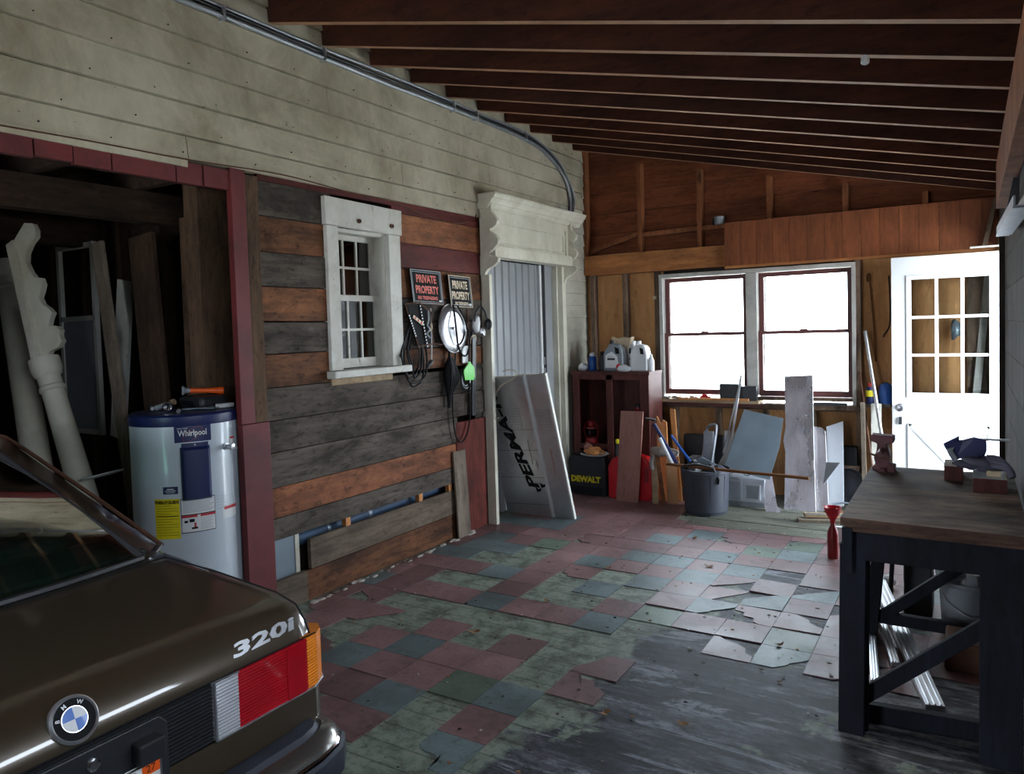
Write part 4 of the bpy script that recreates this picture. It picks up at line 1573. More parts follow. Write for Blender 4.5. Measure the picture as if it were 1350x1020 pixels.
mb.grid(cover, 25, 41, 'navy')
patch(mb, -39.5, -13, 1.008, 1.032, 'navy', .006)
mb.cyl(cyp(-26.5, 1.022, 0), cyp(-26.5, 1.022, .012), .004, 'steel', 10)
mb.build('element_cover', wh, smooth=50, recalc=False)['label'] = 'navy blue element cover'
mb = MB()
patch(mb, -70, -44, .555, .757, 'yellow')
ctext(mb, 'ENERGYGUIDE', -69.3, .732, .118, .017, 'blackmat', bold=.04)
for k in range(12):
    z = .722 - k * .0135
    patch(mb, -68.5, -68.5 + (23 if k % 3 else 16), z, z + (.0045 if k == 4 else .0016), 'blackmat', .002)
mb.build('energy_label', wh, recalc=False)['label'] = 'yellow energy label'
mb = MB()
patch(mb, -43, -8, .578, .752, 'blackmat', .001)
patch(mb, -42.4, -8.6, .672, .748, 'paper', .002)
patch(mb, -42.4, -8.6, .582, .667, 'paper', .002)
patch(mb, -42.4, -27, .656, .667, 'labred', .003)
patch(mb, -24, -8.6, .656, .667, 'labred', .003)
for k in range(8):
    patch(mb, -41, -10 - (k % 3) * 2, .738 - k * .008, .7405 - k * .008, 'acgrey', .003)
for k in range(7):
    patch(mb, -24, -11 - (k % 2) * 2, .646 - k * .009, .648 - k * .009, 'acgrey', .003)
patch(mb, -40, -36.5, .630, .642, 'blackmat', .003)
patch(mb, -35, -30, .632, .648, 'blackmat', .003)
patch(mb, -33, -27, .596, .606, 'blackmat', .003)
patch(mb, -30.5, -28.5, .606, .628, 'labred', .003)
mb.build('warning_label', wh, recalc=False)['label'] = 'black framed warning label with red headings'
mb = MB()
patch(mb, -60, -44.8, .781, .818, 'navy')
patch(mb, -56, -49, .803, .808, 'paper', .002)
patch(mb, -58, -47, .796, .799, 'paper', .002)
patch(mb, -57, -48, .788, .791, 'paper', .002)
mb.build('small_navy_label', wh, recalc=False)
mb = MB()
patch(mb, 16, 23, .99, 1.04, 'paper')
patch(mb, 16, 23, 1.025, 1.036, 'labred', .002)
mb.build('valve_label', wh, recalc=False)
mb = MB()
patch(mb, 1, 21, .618, .680, 'paper')
patch(mb, 3, 21, .664, .680, 'labred', .002)
mb.build('red_headed_label', wh, recalc=False)
mb = MB()
for k in range(9):
    patch(mb, -7 + (k % 2) * 9, 3 + (k % 2) * 15, .742 - k * .008, .7435 - k * .008, 'acgrey', .002)
mb.build('specification_label', wh, recalc=False)
mb = MB()
mb.lathe(cyp(8.5, .99, -.002), Vector((math.cos(R(8.5)), math.sin(R(8.5)), 0)), [(.018, 0), (.018, .008), (.011, .010), (.011, .035), (.016, .037), (.016, .055), (.003, .058)], 'steel', 14)
mb.bar(cyp(8.5, .99, .04) - Vector((0, .02, 0)), cyp(8.5, .985, .045) + Vector((0, .03, -.006)), .012, .006, 'alu')
mb.build('drain_valve', wh, smooth=40)
ZT = 1.18
mb = MB()
mb.tube([(HX - .20, HY - .06, ZT + .012), (HX - .1, HY - .12, ZT + .012)], .010, 'jugs', 8)
mb.tube([(HX - .10, HY - .10, ZT + .012), (HX - .03, HY - .06, ZT + .04)], .014, 'acgrey', 8)
mb.cyl((HX - .03, HY - .06, ZT + .038), (HX - .01, HY - .05, ZT + .046), .016, 'palew', 10)
tag(mb.build('pipe_fittings', None, (HX - .1, HY - .1, ZT), smooth=40), 'grey plastic pipe fittings at the left of the water heater lid', 'fitting')
mb = MB()
dirv = Vector((.75, -.6, -.15)).normalized()
p0 = Vector((HX + .055, HY - .135, ZT + .03))
mb.lathe(p0 - dirv * .07, dirv, [(.014, 0), (.016, .01), (.016, .05), (.026, .06), (.026, .08), (.021, .08), (.018, .074), (.001, .070)], 'chrome', 20)
tag(mb.build('flashlight', None, p0, smooth=40), 'small chrome torch lying lens forward on the water heater lid', 'flashlight')
mb = MB()
mb.lathe(Vector((HX + .14, HY - .13, ZT + .012)), dirv, [(.011, 0), (.011, .02), (.006, .02)], 'steel', 14)
tag(mb.build('socket', None, (HX + .14, HY - .13, ZT), smooth=40), 'tiny steel socket beside the torch on the water heater lid', 'socket')
mb = MB()
a_ = Vector((HX - .02, HY + .05, ZT + .095))
b__ = Vector((HX + .06, HY + .20, ZT + .085))
ax = (b__ - a_)
mb.lathe(a_, ax, [(.014, 0), (.013, ax.length * .5), (.015, ax.length * .7), (.022, ax.length * .95), (.020, ax.length)], 'orange', 16)
mb.lathe(a_, -ax, [(.012, 0), (.014, .02), (.026, .035), (.022, .04)], 'acgrey', 14)
gun = thing('hand_tool', 'hand tool with a bright orange handle lying on the water heater lid', 'tool', (HX, HY + .1, ZT))
mb.build('orange_handle', gun, smooth=40)
mb = MB()
mb.box((HX - .10, HY + .03, ZT), (HX + .10, HY + .20, ZT + .065), 'blackpl')
mb.build('dark_tool_body', gun, bevel=.02)
mb = MB()
mb.box((HX + .12, HY + .10, ZT), (HX + .16, HY + .19, ZT + .022), 'paper')
tag(mb.build('small_carton', None, (HX + .14, HY + .14, ZT), bevel=.002), 'small white carton on the right of the water heater lid', 'box')
mb = MB()
mb.tube([(HX + .05, HY - .05, ZT + .006), (HX + .12, HY, ZT + .008), (HX + .16, HY + .06, ZT + .006), (HX + .10, HY + .09, ZT + .008)], .005, 'sheetgrey', 6, smooth=5)
tag(mb.build('short_cord', None, (HX + .1, HY, ZT)), 'short grey-green cord curled on the water heater lid', 'cord')

# porch columns and fretwork leaning in the bay
def column(p0, p1, r, name, label):
    p0, p1 = Vector(p0), Vector(p1)
    L_ = (p1 - p0).length
    t = thing(name, label, 'column', p0, None)
    mb = MB()
    mb.lathe(p0, p1 - p0, [(r * 1.25, 0), (r * 1.25, .10), (r * 1.05, .12), (r, .16), (r * .97, L_ * .5), (r * .84, L_ - .22), (r * .84, L_ - .2)], 'white', 24)
    mb.build('shaft', t, smooth=35)
    mb = MB()
    mb.lathe(p0, p1 - p0, [(r * .84, L_ - .2), (r * .98, L_ - .195), (r * .98, L_ - .175), (r * .86, L_ - .165), (r * .86, L_ - .11), (r * 1.0, L_ - .10), (r * 1.15, L_ - .07), (r * 1.15, L_)], 'white', 24)
    mb.build('capital', t, smooth=35)
    return t


col_gap = None
# car-side columns lean to the left against the bay wall
column((-4.06, 2.32, 0.0), (-4.61, 2.26, 1.46), .072, 'porch_column', 'white turned porch column leaning in the dark bay, carrying the scrolled bracket')
column((-4.157, 2.065, 0.0), (-5.29, 2.393, 2.06), .078, 'porch_column', 'white turned porch column leaning left of the scrolled bracket, ringed near its top')
column((-4.42, 1.90, 0.0), (-5.48, 2.15, 1.68), .078, 'porch_column', 'white plain porch column mostly hidden behind the car roof, leftmost in the bay')
sb = [(0, 0), (.055, 0), (.075, .02), (.13, .03), (.16, .06), (.15, .10), (.165, .125), (.15, .15), (.10, .17), (.115, .20), (.14, .235), (.12, .27), (.09, .30), (.08, .34), (.10, .37), (.12, .41), (.115, .45), (.08, .46), (.06, .50), (.045, .56), (.06, .61), (.10, .66), (.14, .69), (.15, .73), (.14, .77), (.09, .785), (0, .70)]
ax = Vector((-.19, -.05, .93)).normalized()
ub = Vector((.86, .42, .30))
ub = (ub - ax * ub.dot(ax)).normalized()
nb = ub.cross(ax).normalized()
o_ = Vector((-4.64, 2.28, 1.47))
mb = MB()
mb.prism(o_, ub, ax, nb, sb, .045, 'white')
mb.prism(o_ - ub * .035, ub, ax, nb, [(0, -.02), (.05, -.02), (.05, .70), (0, .68)], .07, 'white')
tag(mb.build('scroll_bracket', None, o_, bevel=.004), 'white scrolled porch bracket propped on top of a leaning column', 'bracket')
mb = MB()
mb.lathe((-4.13, 2.30, .80), (-.25, -.05, .95), [(.001, 0), (.10, .004), (.11, .008), (.11, .012), (.10, .010), (.001, .006)], 'paper', 24)
tag(mb.build('pale_disc', None, (-4.13, 2.30, .80), smooth=40), 'pale thin disc lodged against the porch column above the car', 'disc')
# loose lumber standing in the bay
def lumber(p0, p1, w, t_, m, label, up=(0, 1, 0), name='plank'):
    mb = MB()
    mb.bar(p0, p1, w, t_, m, up=up)
    return tag(mb.build(name, None, p0, bevel=.002, rough=.002), label, 'plank')


lumber((-4.30, 2.62, 0), (-4.62, 2.62, 2.17), .10, .03, 'greyw', 'pale grey narrow board standing upright deep in the bay')
lumber((-4.15, 2.72, 0), (-4.35, 2.74, 2.2), .24, .03, 'bayw', 'wide brown board standing upright in the bay right of the pale one')
lumber((-3.95, 2.80, 0), (-4.05, 2.88, 2.3), .20, .03, 'post_b', 'brown plank standing in the bay behind the water heater')
mb = MB()
y0_, z0_ = -.0, 0
o_ = Vector((-5.9, 3.0, 0))
for (a, b_) in (((-5.62, 2.90, .9), (-5.62, 2.90, 2.25)), ((-5.18, 2.90, .9), (-5.18, 2.90, 2.25)), ((-5.62, 2.90, .92), (-5.18, 2.90, .92)), ((-5.62, 2.90, 1.72), (-5.18, 2.90, 1.72)), ((-5.62, 2.90, 2.23), (-5.18, 2.90, 2.23))):
    mb.bar(a, b_, .035, .03, 'white2', up=(0, 1, 0))
mb.box((-5.60, 2.895, .93), (-5.20, 2.90, 1.70), 'acgrey')
tag(mb.build('window_sash', None, (-5.4, 2.9, .9)), 'old white window frame hung on the side wall of the dark bay', 'window frame')
mb = MB()
mb.bar((-4.92, 2.86, .9), (-4.74, 2.86, 1.95), .16, .02, 'white2', up=(0, 1, 0))
tag(mb.build('panel_offcut', None, (-4.9, 2.86, .9)), 'grey white panel leaning behind the water heater in the bay', 'panel')
mb = MB()
mb.box((-3.37, 2.77, 0.0), (-3.345, 2.955, .42), 'sheetgrey')
mb.box((-3.37, 2.955, 0.0), (-3.34, 2.985, .42), 'white')
tag(mb.build('enamelled_sheet', None, (-3.36, 2.86, 0)), 'pale blue-white panel seen through the hole low in the plank wall', 'panel')
mb = MB()
mb.tube([(-3.42, 3.0, .345), (-3.42, 4.4, .385)], .045, 'bluepipe', 14)
for yy in (3.25, 3.62, 4.0):
    mb.lathe((-3.42, yy, .345 + (yy - 3) * .029), (0, 1, .029), [(.048, 0), (.048, .03)], 'sheetgrey', 14)
tag(mb.build('blue_pipe', None, (-3.40, 3.0, .33), smooth=40), 'blue pipe lying behind the gap in the plank wall', 'pipe')
for yy in (3.33, 4.05, 4.40):
    mb = MB()
    mb.box((-3.335, yy, .36), (-3.30, yy + .04, .42), 'orangew')
    o = tag(mb.build('wood_spacer', None, (-3.32, yy, .36)), {3.33: 'small wood block in the plank gap nearest the hole', 4.05: 'small wood block midway along the plank gap', 4.40: 'small wood block at the far end of the plank gap'}[yy], 'block', 'blocks in the plank gap')
mb = MB()
mb.bar((WX + .035, 4.517, 0.006), (WX + .008, 4.512, .655), .155, .016, 'greyw', up=(1, 0, 0))
tag(mb.build('plank', None, (WX + .03, 4.517, 0), bevel=.002), 'short grey board leaning upright at the foot of the plank wall', 'plank')

# ================================================================== HUNG ON THE PLANK WALL
PW = WX + .002


def sign(y0, y1, zt, zb, mcol, label, skew, lines):
    t = thing('warning_sign', label, 'sign', (PW + .01, (y0 + y1) / 2, zb))
    mb = MB()
    x = PW + .022
    u = Vector((0, 1, skew))
    u.normalize()
    v = Vector((0.02, -.16, 1)).normalized()
    n = Vector((1, 0, 0))
    w = (y1 - y0)
    h = zt - zb
    O = Vector((x, y0 + .03, zb))
    mb.prism(O, u, v, n, [(0, 0), (w, 0), (w, h), (0, h)], .006, 'blackmat')
    mb.build('sign_board', t)
    mb = MB()
    o2 = O + n * .0065
    for a, b_, c, d in ((0, 0, w, .006), (0, h - .006, w, h), (0, 0, .006, h), (w - .006, 0, w, h)):
        mb.prism(o2, u, v, n, [(a, b_), (c, b_), (c, d), (a, d)], .003, 'signcream' if mcol == 'signcream' else 'acgrey')
    g = .014
    for a, b_, c, d in ((g, g, w - g, g + .004), (g, h - g - .004, w - g, h - g), (g, g, g + .004, h - g), (w - g - .004, g, w - g, h - g)):
        mb.prism(o2, u, v, n, [(a, b_), (c, b_), (c, d), (a, d)], .001, 'acgrey')
    mb.prism(o2, u, v, n, [(w - .045, .012), (w - .012, .012), (w - .012, .03), (w - .045, .03)], .001, 'paper')
    mb.build('sign_border', t)
    mb = MB()
    for s_, a, zz, ww, hh in lines:
        mb.text(s_, o2 + u * (a * w) + v * (zz * h) + n * .001, u, v, hh * h, mcol, .0005, width=ww * w, bold=.035)
    mb.build('lettering', t)
    return t


sign(3.985, 4.325, 1.992, 1.755, 'signred', 'black framed private property sign with red lettering', -.02, [('PRIVATE', .17, .62, .66, .24), ('PROPERTY', .12, .30, .76, .24), ('NO TRESPASSING', .16, .12, .66, .11)])
sign(4.42, 4.70, 1.970, 1.735, 'signcream', 'black framed private property sign with cream lettering', -.02, [('PRIVATE', .15, .58, .68, .26), ('PROPERTY', .09, .24, .80, .26), ('NO TRESPASSING', .20, .07, .6, .10)])

# wire rack with patterned strips
rk = thing('wire_rack', 'black wire rack holding patterned strips, hung under the red lettered sign', 'rack', (PW, 4.05, 1.45))
mb = MB()
x = PW + .045
for a, b_ in (((3.905, 1.745), (4.048, 1.762)), ((3.905, 1.745), (4.03, 1.454)), ((4.03, 1.454), (4.195, 1.467)), ((4.195, 1.467), (4.19, 1.69)), ((4.048, 1.762), (4.19, 1.69)), ((4.19, 1.47), (4.30, 1.46)), ((4.19, 1.74), (4.36, 1.745)), ((4.03, 1.76), (4.36, 1.76))):
    mb.tube([(x, a[0], a[1]), (x, b_[0], b_[1])], .004, 'barerust', 6)
mb.build('wire_frame', rk)
mb = MB()
mb.prism((PW + .034, 0, 0), (0, 1, 0), (0, 0, 1), (1, 0, 0), [(3.93, 1.735), (4.06, 1.75), (4.165, 1.69), (4.18, 1.475), (4.04, 1.465)], .006, 'blackmat')
mb.build('black_panel', rk)
for nm, a, b_, n_ in (('patterned_strip', (3.935, 1.675), (4.004, 1.52), 9), ('patterned_strip', (4.058, 1.744), (4.128, 1.443), 14)):
    mb = MB()
    A, B = Vector((x + .003, *a)), Vector((x + .003, *b_))
    mb.bar(A, B, .014, .003, 'blackmat', up=(1, 0, 0))
    for k in range(n_):
        p = A + (B - A) * (k + .5) / n_
        d = (B - A).normalized()
        mb.bar(p - d * .006, p + d * .005, .011, .005, 'paper', up=(1, 0, 0))
    mb.build(nm, rk)
mb = MB()
A, B = Vector((x + .006, 3.979, 1.662)), Vector((x + .006, 4.082, 1.608))
mb.bar(A, B, .022, .003, 'signcream', up=(1, 0, 0))
for t_ in (.2, .5, .8):
    p = A + (B - A) * t_
    mb.bar(p - (B - A) * .06, p + (B - A) * .06, .018, .005, 'labred', up=(1, 0, 0))
mb.build('red_and_cream_strip', rk)
mb = MB()
mb.tube([(x + .01, 4.14, 1.70), (x + .01, 4.142, 1.64), (x + .01, 4.125, 1.60), (x + .01, 4.15, 1.57), (x + .01, 4.12, 1.54), (x + .01, 4.155, 1.51)], .006, 'acgrey', 6, smooth=3)
mb.tube([(x + .01, 4.15, 1.56), (x + .01, 4.17, 1.58), (x + .01, 4.165, 1.61)], .008, 'signcream', 6, smooth=3)
mb.build('tangled_trinkets', rk)
mb = MB()
mb.tube([(PW + .03, 4.203, 1.72), (PW + .03, 4.197, 1.42), (PW + .03, 4.188, 1.34)], .004, 'paper', 6)
tag(mb.build('white_rod', None, (PW + .03, 4.2, 1.5)), 'thin white rod hanging right of the wire rack', 'rod')
# hung cable loops
def loop(pts, r, m='wire', sm=6, closed=False, x=PW + .03):
    mb = MB()
    mb.tube([(x + (p[2] if len(p) > 2 else 0), p[0], p[1]) for p in pts], r, m, 7, smooth=sm, closed=closed)
    return mb


cb = thing('extension_cable', 'black cable hung in long loops below the wire rack beside the old window', 'cable', (PW, 3.95, 1.2))
for k, (a, b_, zb, w) in enumerate(((3.93, 4.10, 1.18, 0), (3.90, 4.13, 1.205, .006), (3.95, 4.07, 1.24, .012), (3.97, 4.09, 1.29, -.006), (3.88, 4.04, 1.245, .01))):
    mb = MB()
    top = 1.66 - .02 * k
    c = (a + b_) / 2 - .03
    pts = [(PW + .012 + w * .4, c + .03, top), (PW + .018 + w * .4, a - .01, top - .18), (PW + .03 + w, a - .035, zb + .16), (PW + .035 + w, a + .01, zb + .03), (PW + .035 + w, c, zb), (PW + .03 + w, b_ - .02, zb + .05), (PW + .03 + w, b_, zb + .2), (PW + .014 + w * .4, b_ - .03, top - .1), (PW + .012 + w * .4, c + .05, top)]
    mb.tube(pts, .0065 if k < 3 else .005, 'wire', 7, smooth=6)
    mb.build('cable_loop', cb)
mb = MB()
mb.lathe((PW + .035, 4.13, 1.31), (0, .85, .5), [(.012, 0), (.018, .02), (.018, .06), (.012, .07)], 'blackpl', 12)
mb.build('plug', cb, smooth=40)
# round steel lid
lid = thing('round_steel_lid', 'large shiny round metal lid hung below the cream lettered sign', 'lid', (PW, 4.46, 1.40))
mb = MB()
mb.lathe((PW + .02, 4.462, 1.575), (1, 0.05, .08), [(.001, .004), (.03, .006), (.06, .014), (.125, .018), (.135, .030), (.15, .028), (.178, .010), (.184, .014), (.186, .006), (.18, .0)], 'steel', 48, caps=False)
mb.build('lid_disc', lid, smooth=30)
mb = MB()
mb.lathe((PW + .028, 4.462, 1.575), (1, .05, .08), [(.012, 0), (.01, .016), (.001, .018)], 'steel', 12)
mb.build('centre_knob', lid, smooth=40)
mb = loop([(4.47, 1.75), (4.455, 1.60, .03), (4.47, 1.45, .035), (4.53, 1.37, .035), (4.60, 1.39, .03), (4.625, 1.50, .03), (4.57, 1.64, .03), (4.50, 1.74, .02)], .007)
tag(mb.build('black_hose', None, (PW, 4.5, 1.5), smooth=40), 'black hose looped in front of the round metal lid', 'hose')
em = thing('ear_defenders', 'black ear defenders hanging at the right end of the hooks by the door', 'ear defenders', (PW, 4.78, 1.6))
mb = MB()
mb.tube([(PW + .06, 4.70, 1.62), (PW + .07, 4.715, 1.70), (PW + .08, 4.76, 1.735), (PW + .09, 4.80, 1.70), (PW + .10, 4.825, 1.62)], .008, 'blackpl', 8, smooth=5)
mb.build('headband', em)
mb = MB()
mb.ball((PW + .10, 4.83, 1.60), .045, 'blackpl', 14, (.7, .6, 1))
mb.build('ear_cup', em, smooth=60)
mb = MB()
mb.ball((PW + .05, 4.735, 1.60), .055, 'paper', 14, (.5, .8, 1.3), .3, 4)
tag(mb.build('white_dust_mask', None, (PW + .05, 4.735, 1.6), smooth=60), 'white dust mask hanging beside the ear defenders', 'mask')
mb = MB()
mb.lathe((PW + .05, 4.79, 1.535), (.9, .3, .2), [(.032, 0), (.034, .01), (.034, .03), (.028, .034), (.001, .030)], 'alu', 20)
tag(mb.build('tin_can', None, (PW + .05, 4.79, 1.535), smooth=40), 'small dull tin hanging under the ear defenders', 'tin')
mb = MB()
for a in (0, .02):
    mb.tube([(PW + .03 + .01 * math.sin(t), 4.71 + a + .025 * math.cos(t), 1.485 + .035 * math.sin(t)) for t in [R(k * 30) for k in range(12)]], .004, 'signcream', 6, closed=True)
tag(mb.build('padlock', None, (PW + .03, 4.71, 1.48)), 'pale padlock shackle and rings hung under the white dust mask', 'padlock')
mb = MB()
mb.box((PW + .01, 4.585, 1.31), (PW + .02, 4.665, 1.44), 'paper')
tag(mb.build('white_card', None, (PW + .015, 4.62, 1.37)), 'white card hung above the lime green tag', 'card')
mb = MB()
mb.prism((PW + .035, 0, 0), (0, 1, 0), (0, 0, 1), (1, 0, 0), [(4.575, 1.18), (4.69, 1.175), (4.707, 1.20), (4.70, 1.275), (4.665, 1.30), (4.655, 1.318), (4.635, 1.32), (4.62, 1.30), (4.57, 1.265), (4.56, 1.245)], .01, 'green')
tag(mb.build('green_tag', None, (PW + .03, 4.63, 1.24), bevel=.003), 'lime green plastic tag hanging left of the ornate doorway', 'tag')
mb = MB()
for k in range(4):
    r_k = .05 + .018 * k
    mb.tube([(PW + .02 + .004 * k, 4.615 + r_k * math.cos(t) * .8, 1.185 + r_k * math.sin(t)) for t in [R(q * 20) for q in range(18)]], .0035, 'steel' if k < 2 else 'wire', 6, closed=True)
tag(mb.build('wire_coil', None, (PW + .02, 4.615, 1.18)), 'small coil of wire hung behind the lime green tag', 'wire')
mb = MB()
mb.lathe((PW + .03, 4.385, 1.02), (0, .06, 1), [(.006, -.03), (.014, .0), (.028, .10), (.045, .22), (.04, .28), (.018, .33), (.01, .36), (.01, .50)], 'wire', 10)
for k in range(5):
    mb.tube([(PW + .05, 4.36 + k * .018, 1.05 + k * .02), (PW + .075, 4.365 + .022 * k, 1.22), (PW + .04, 4.40 + .008 * k, 1.36)], .006, 'wire', 5, smooth=3)
tag(mb.build('folded_umbrella', None, (PW + .03, 4.385, 1.02), smooth=50), 'folded black umbrella hanging point down on the plank wall', 'umbrella')
mb = loop([(4.49, 1.50), (4.47, 1.30), (4.43, 1.10), (4.425, .95), (4.45, .78), (4.51, .72, .01), (4.60, .78), (4.64, .90), (4.645, 1.08), (4.65, 1.3), (4.66, 1.45)], .006)
tag(mb.build('long_black_cord', None, (PW, 4.5, 1.1)), 'black cord hanging in one long loop lowest on the plank wall', 'cord')
mb = MB()
mb.bar((PW + .03, 4.69, .90), (PW + .03, 4.725, 1.55), .05, .018, 'blackpl', up=(1, 0, 0))
tag(mb.build('black_bar', None, (PW + .03, 4.7, .9), bevel=.004), 'flat black bar hanging upright beside the white door casing', 'bar')
mb = MB()
mb.bar((PW + .015, 4.66, 1.0), (PW + .015, 4.675, 1.72), .014, .01, 'bearust' if False else 'barerust', up=(1, 0, 0))
tag(mb.build('rusty_rod', None, (PW + .015, 4.66, 1.0)), 'thin rusty rod hanging behind the flat black bar', 'rod')
mb = MB()
mb.tube([(WX + .03, 1.0, 2.405), (WX + .03, 1.8, 2.425), (WX + .03, 2.3, 2.43), (WX + .035, 2.9, 2.45), (WX + .03, 3.4, 2.43), (WX + .03, 3.8, 2.425), (WX + .03, 4.1, 2.385), (WX + .03, 4.5, 2.35), (WX + .035, 4.75, 2.40), (WX + .04, 4.80, 2.45)], .004, 'barerust', 6, smooth=5)
tag(mb.build('thin_cable', None, (WX + .03, 3, 2.42)), 'thin brown wire sagging under the painted siding', 'wire')

# conduit cables along the top of the siding, bending down over the doorway
cd = thing('cable_run', 'grey cables clipped along the top of the siding and curving down to the doorway', 'cable', (WX, 3.0, 3.2))
for k, (dz, dx, m, r_) in enumerate(((0.0, .03, 'cond', .016), (.035, .022, 'blackpl', .011), (.06, .02, 'cond', .010))):
    mb = MB()
    pts = [(WX + dx, y, 3.195 + dz + .006 * math.sin(y * 3 + k)) for y in (-1.9, -1, 0, 1, 2, 2.6, 3.2, 3.8, 4.4, 5.0, 5.5)]
    pts += [(WX + dx, 5.85, 3.16 + dz), (WX + dx, 6.1 + .05 * k, 3.09 + dz * .6), (WX + dx, 6.32 + .05 * k, 2.97), (WX + dx, 6.42 + .06 * k, 2.82), (WX + dx, 6.42 + .05 * k, 2.70), (WX + dx, 6.39 + .05 * k, 2.62)]
    mb.tube(pts, r_, m, 8, smooth=5)
    mb.build('cable', cd, smooth=60)
for y in (2.55, 3.25, 4.55, 4.85, 5.6):
    mb = MB()
    mb.box((WX + .002, y, 3.175), (WX + .052, y + .012, 3.25), 'alu')
    mb.build('cable_clip', cd)

# small bulb-like white knob on a rafter
mb = MB()
px = Vector((-.35, 3.29, roofz(-.35)))
mb.lathe(px, (0, -.3, -1), [(.012, 0), (.016, .01), (.016, .03), (.01, .035)], 'paper', 12)
tag(mb.build('porcelain_knob', None, px, smooth=40), 'small white porcelain knob under a rafter', 'knob')

# ================================================================== LEANING INSULATION BOARDS IN THE DOORWAY
Bb = Vector((-2.725, 5.31, .004))
Bt = Vector((-2.80, 5.02, 1.20))
vv_ = (Bt - Bb).normalized()
ee = Vector((1, 0, 0))
ee = (ee - vv_ * ee.dot(vv_)).normalized()
nn_ = ee.cross(vv_).normalized()   # faces the camera side
Hh = (Bt - Bb).length
ib = thing('insulation_board', 'foil faced insulation board leaning in the ornate doorway', 'insulation board', (-3.0, 5.3, 0))
Ob = Bb - ee * .74
mb = MB()
mb.prism(Ob, ee, vv_, -nn_, [(.10, 0), (.545, 0), (.545, Hh), (.10, Hh)], .025, 'foil', 'foam')
mb.build('main_sheet', ib)
mb = MB()
mb.prism(Ob, ee, vv_, -nn_, [(.553, 0), (.74, 0), (.74, Hh + .004), (.553, Hh + .004)], .025, 'foil', 'foam')
mb.prism(Ob + nn_ * .001, ee, vv_, -nn_, [(.728, 0), (.742, 0), (.742, Hh + .006), (.728, Hh + .006)], .028, 'foam')
mb.build('narrow_sheet', ib)
mb = MB()
mb.prism(Ob + nn_ * .0015, ee, vv_, nn_, [(.530, 0), (.566, 0), (.566, Hh), (.530, Hh)], .0006, 'jugw')
for t_ in (.537, .558):
    mb.prism(Ob + nn_ * .0025, ee, vv_, nn_, [(t_, 0), (t_ + .002, 0), (t_ + .002, Hh), (t_, Hh)], .0006, 'acgrey')
mb.build('foil_tape', ib)
mb = MB()
ang = R(106)
tu = (ee * math.cos(ang) + vv_ * math.sin(ang))
tv = nn_.cross(tu)
O2 = Ob + nn_ * .0015
mb.text('PERMA-R', O2 + ee * .475 + vv_ * .27, tu, tv, .098, 'blackmat', .0006, width=.86, slant=.25, bold=.04)
tu2 = vv_
tv2 = nn_.cross(tu2)
mb.text('INSULATION SHEATHING', O2 + ee * .46 + vv_ * .48, tu2, tv2, .013, 'blackmat', .0006)
mb.text('THIS SIDE OUT', O2 + ee * .50 + vv_ * .42, tu2, tv2, .011, 'blackmat', .0006)
mb.text('INSULATION SHEATHING', O2 + ee * .655 + vv_ * .40, tu2, tv2, .013, 'labred', .0006)
for a, b_ in ((.18, .27), (.22, .19)):
    pass
for (a, b_, c, d) in ((.32, .80, .43, .98), (.60, .80, .70, .96)):
    for q in range(8):
        mb.prism(O2, ee, vv_, nn_, [(a, b_ + (d - b_) * q / 8), (c, b_ + (d - b_) * q / 8), (c, b_ + (d - b_) * q / 8 + .0025), (a, b_ + (d - b_) * q / 8 + .0025)], .0006, 'acgrey')
    for xx in (a, c):
        mb.prism(O2, ee, vv_, nn_, [(xx, b_), (xx + .003, b_), (xx + .003, d), (xx, d)], .0006, 'acgrey')
for zz in (.78, .60, .36, .12):
    mb.prism(O2, ee, vv_, nn_, [(.1, zz), (.53, zz), (.53, zz + .0025), (.1, zz + .0025)], .0006, 'blackpl')
for (a, b_) in ((.49, .27), (.44, .23)):
    mb.prism(O2, ee, vv_, nn_, [(a, b_), (a + .035, b_ + .01), (a + .05, b_ + .04), (a + .02, b_ + .03), (a - .01, b_ + .05)], .0006, 'blackmat')
mb.build('board_printing', ib)
mb = MB()
mb.tube([(-3.17, 4.99, 1.22), (-3.12, 5.0, 1.235), (-3.05, 5.0, 1.22), (-3.06, 4.985, 1.17), (-3.19, 4.97, 1.10), (-3.235, 4.96, 1.0), (-3.24, 4.95, .87), (-3.215, 4.94, .84), (-3.19, 4.94, .86)], .004, 'signcream', 6, smooth=5)
tag(mb.build('draped_string', None, (-3.2, 4.97, 1.0)), 'thin white cord draped over the top edge of the foil insulation board', 'cord')

# ================================================================== ALONG THE BACK WALL
cab = thing('open_cabinet', 'red-brown open wooden cabinet against the back wall left of the window', 'cabinet', (-2.82, 6.43, 0))
x0, x1, y0, y1, zt = -3.205, -2.445, 6.27, 6.60, 1.14
mb = MB()
mb.box((x0, y0 + .02, 0), (x0 + .02, y1, zt - .03), 'cabinet')
mb.build('side_panel', cab)
mb = MB()
mb.box((x1 - .02, y0 + .02, 0), (x1, y1, zt - .03), 'cabinet')
mb.build('side_panel', cab)
mb = MB()
mb.box((x0 - .012, y0 - .005, zt - .03), (x1 + .008, y1, zt), 'cabinet')
mb.build('top', cab, bevel=.003)
mb = MB()
mb.box((x0 + .02, y1 - .012, 0.02), (x1 - .02, y1, zt - .03), 'cabinet')
mb.build('back_panel', cab)
mb = MB()
mb.box((x0 + .02, y0 + .02, .435), (x1 - .02, y1 - .012, .455), 'cabinet')
mb.box((x0 + .02, y0 + .02, .06), (x1 - .02, y1 - .012, .08), 'cabinet')
mb.build('shelf', cab)
mb = MB()
xc = -2.83
for a, b_, c, d in ((x0, 0, x0 + .065, zt - .03), (x1 - .085, 0, x1, zt - .03), (xc - .03, .0, xc + .03, zt - .03), (x0 + .065, zt - .075, x1 - .085, zt - .03), (x0 + .065, .42, xc - .03, .465)):
    mb.box((a, y0, b_), (c, y0 + .02, d), 'cabinet')
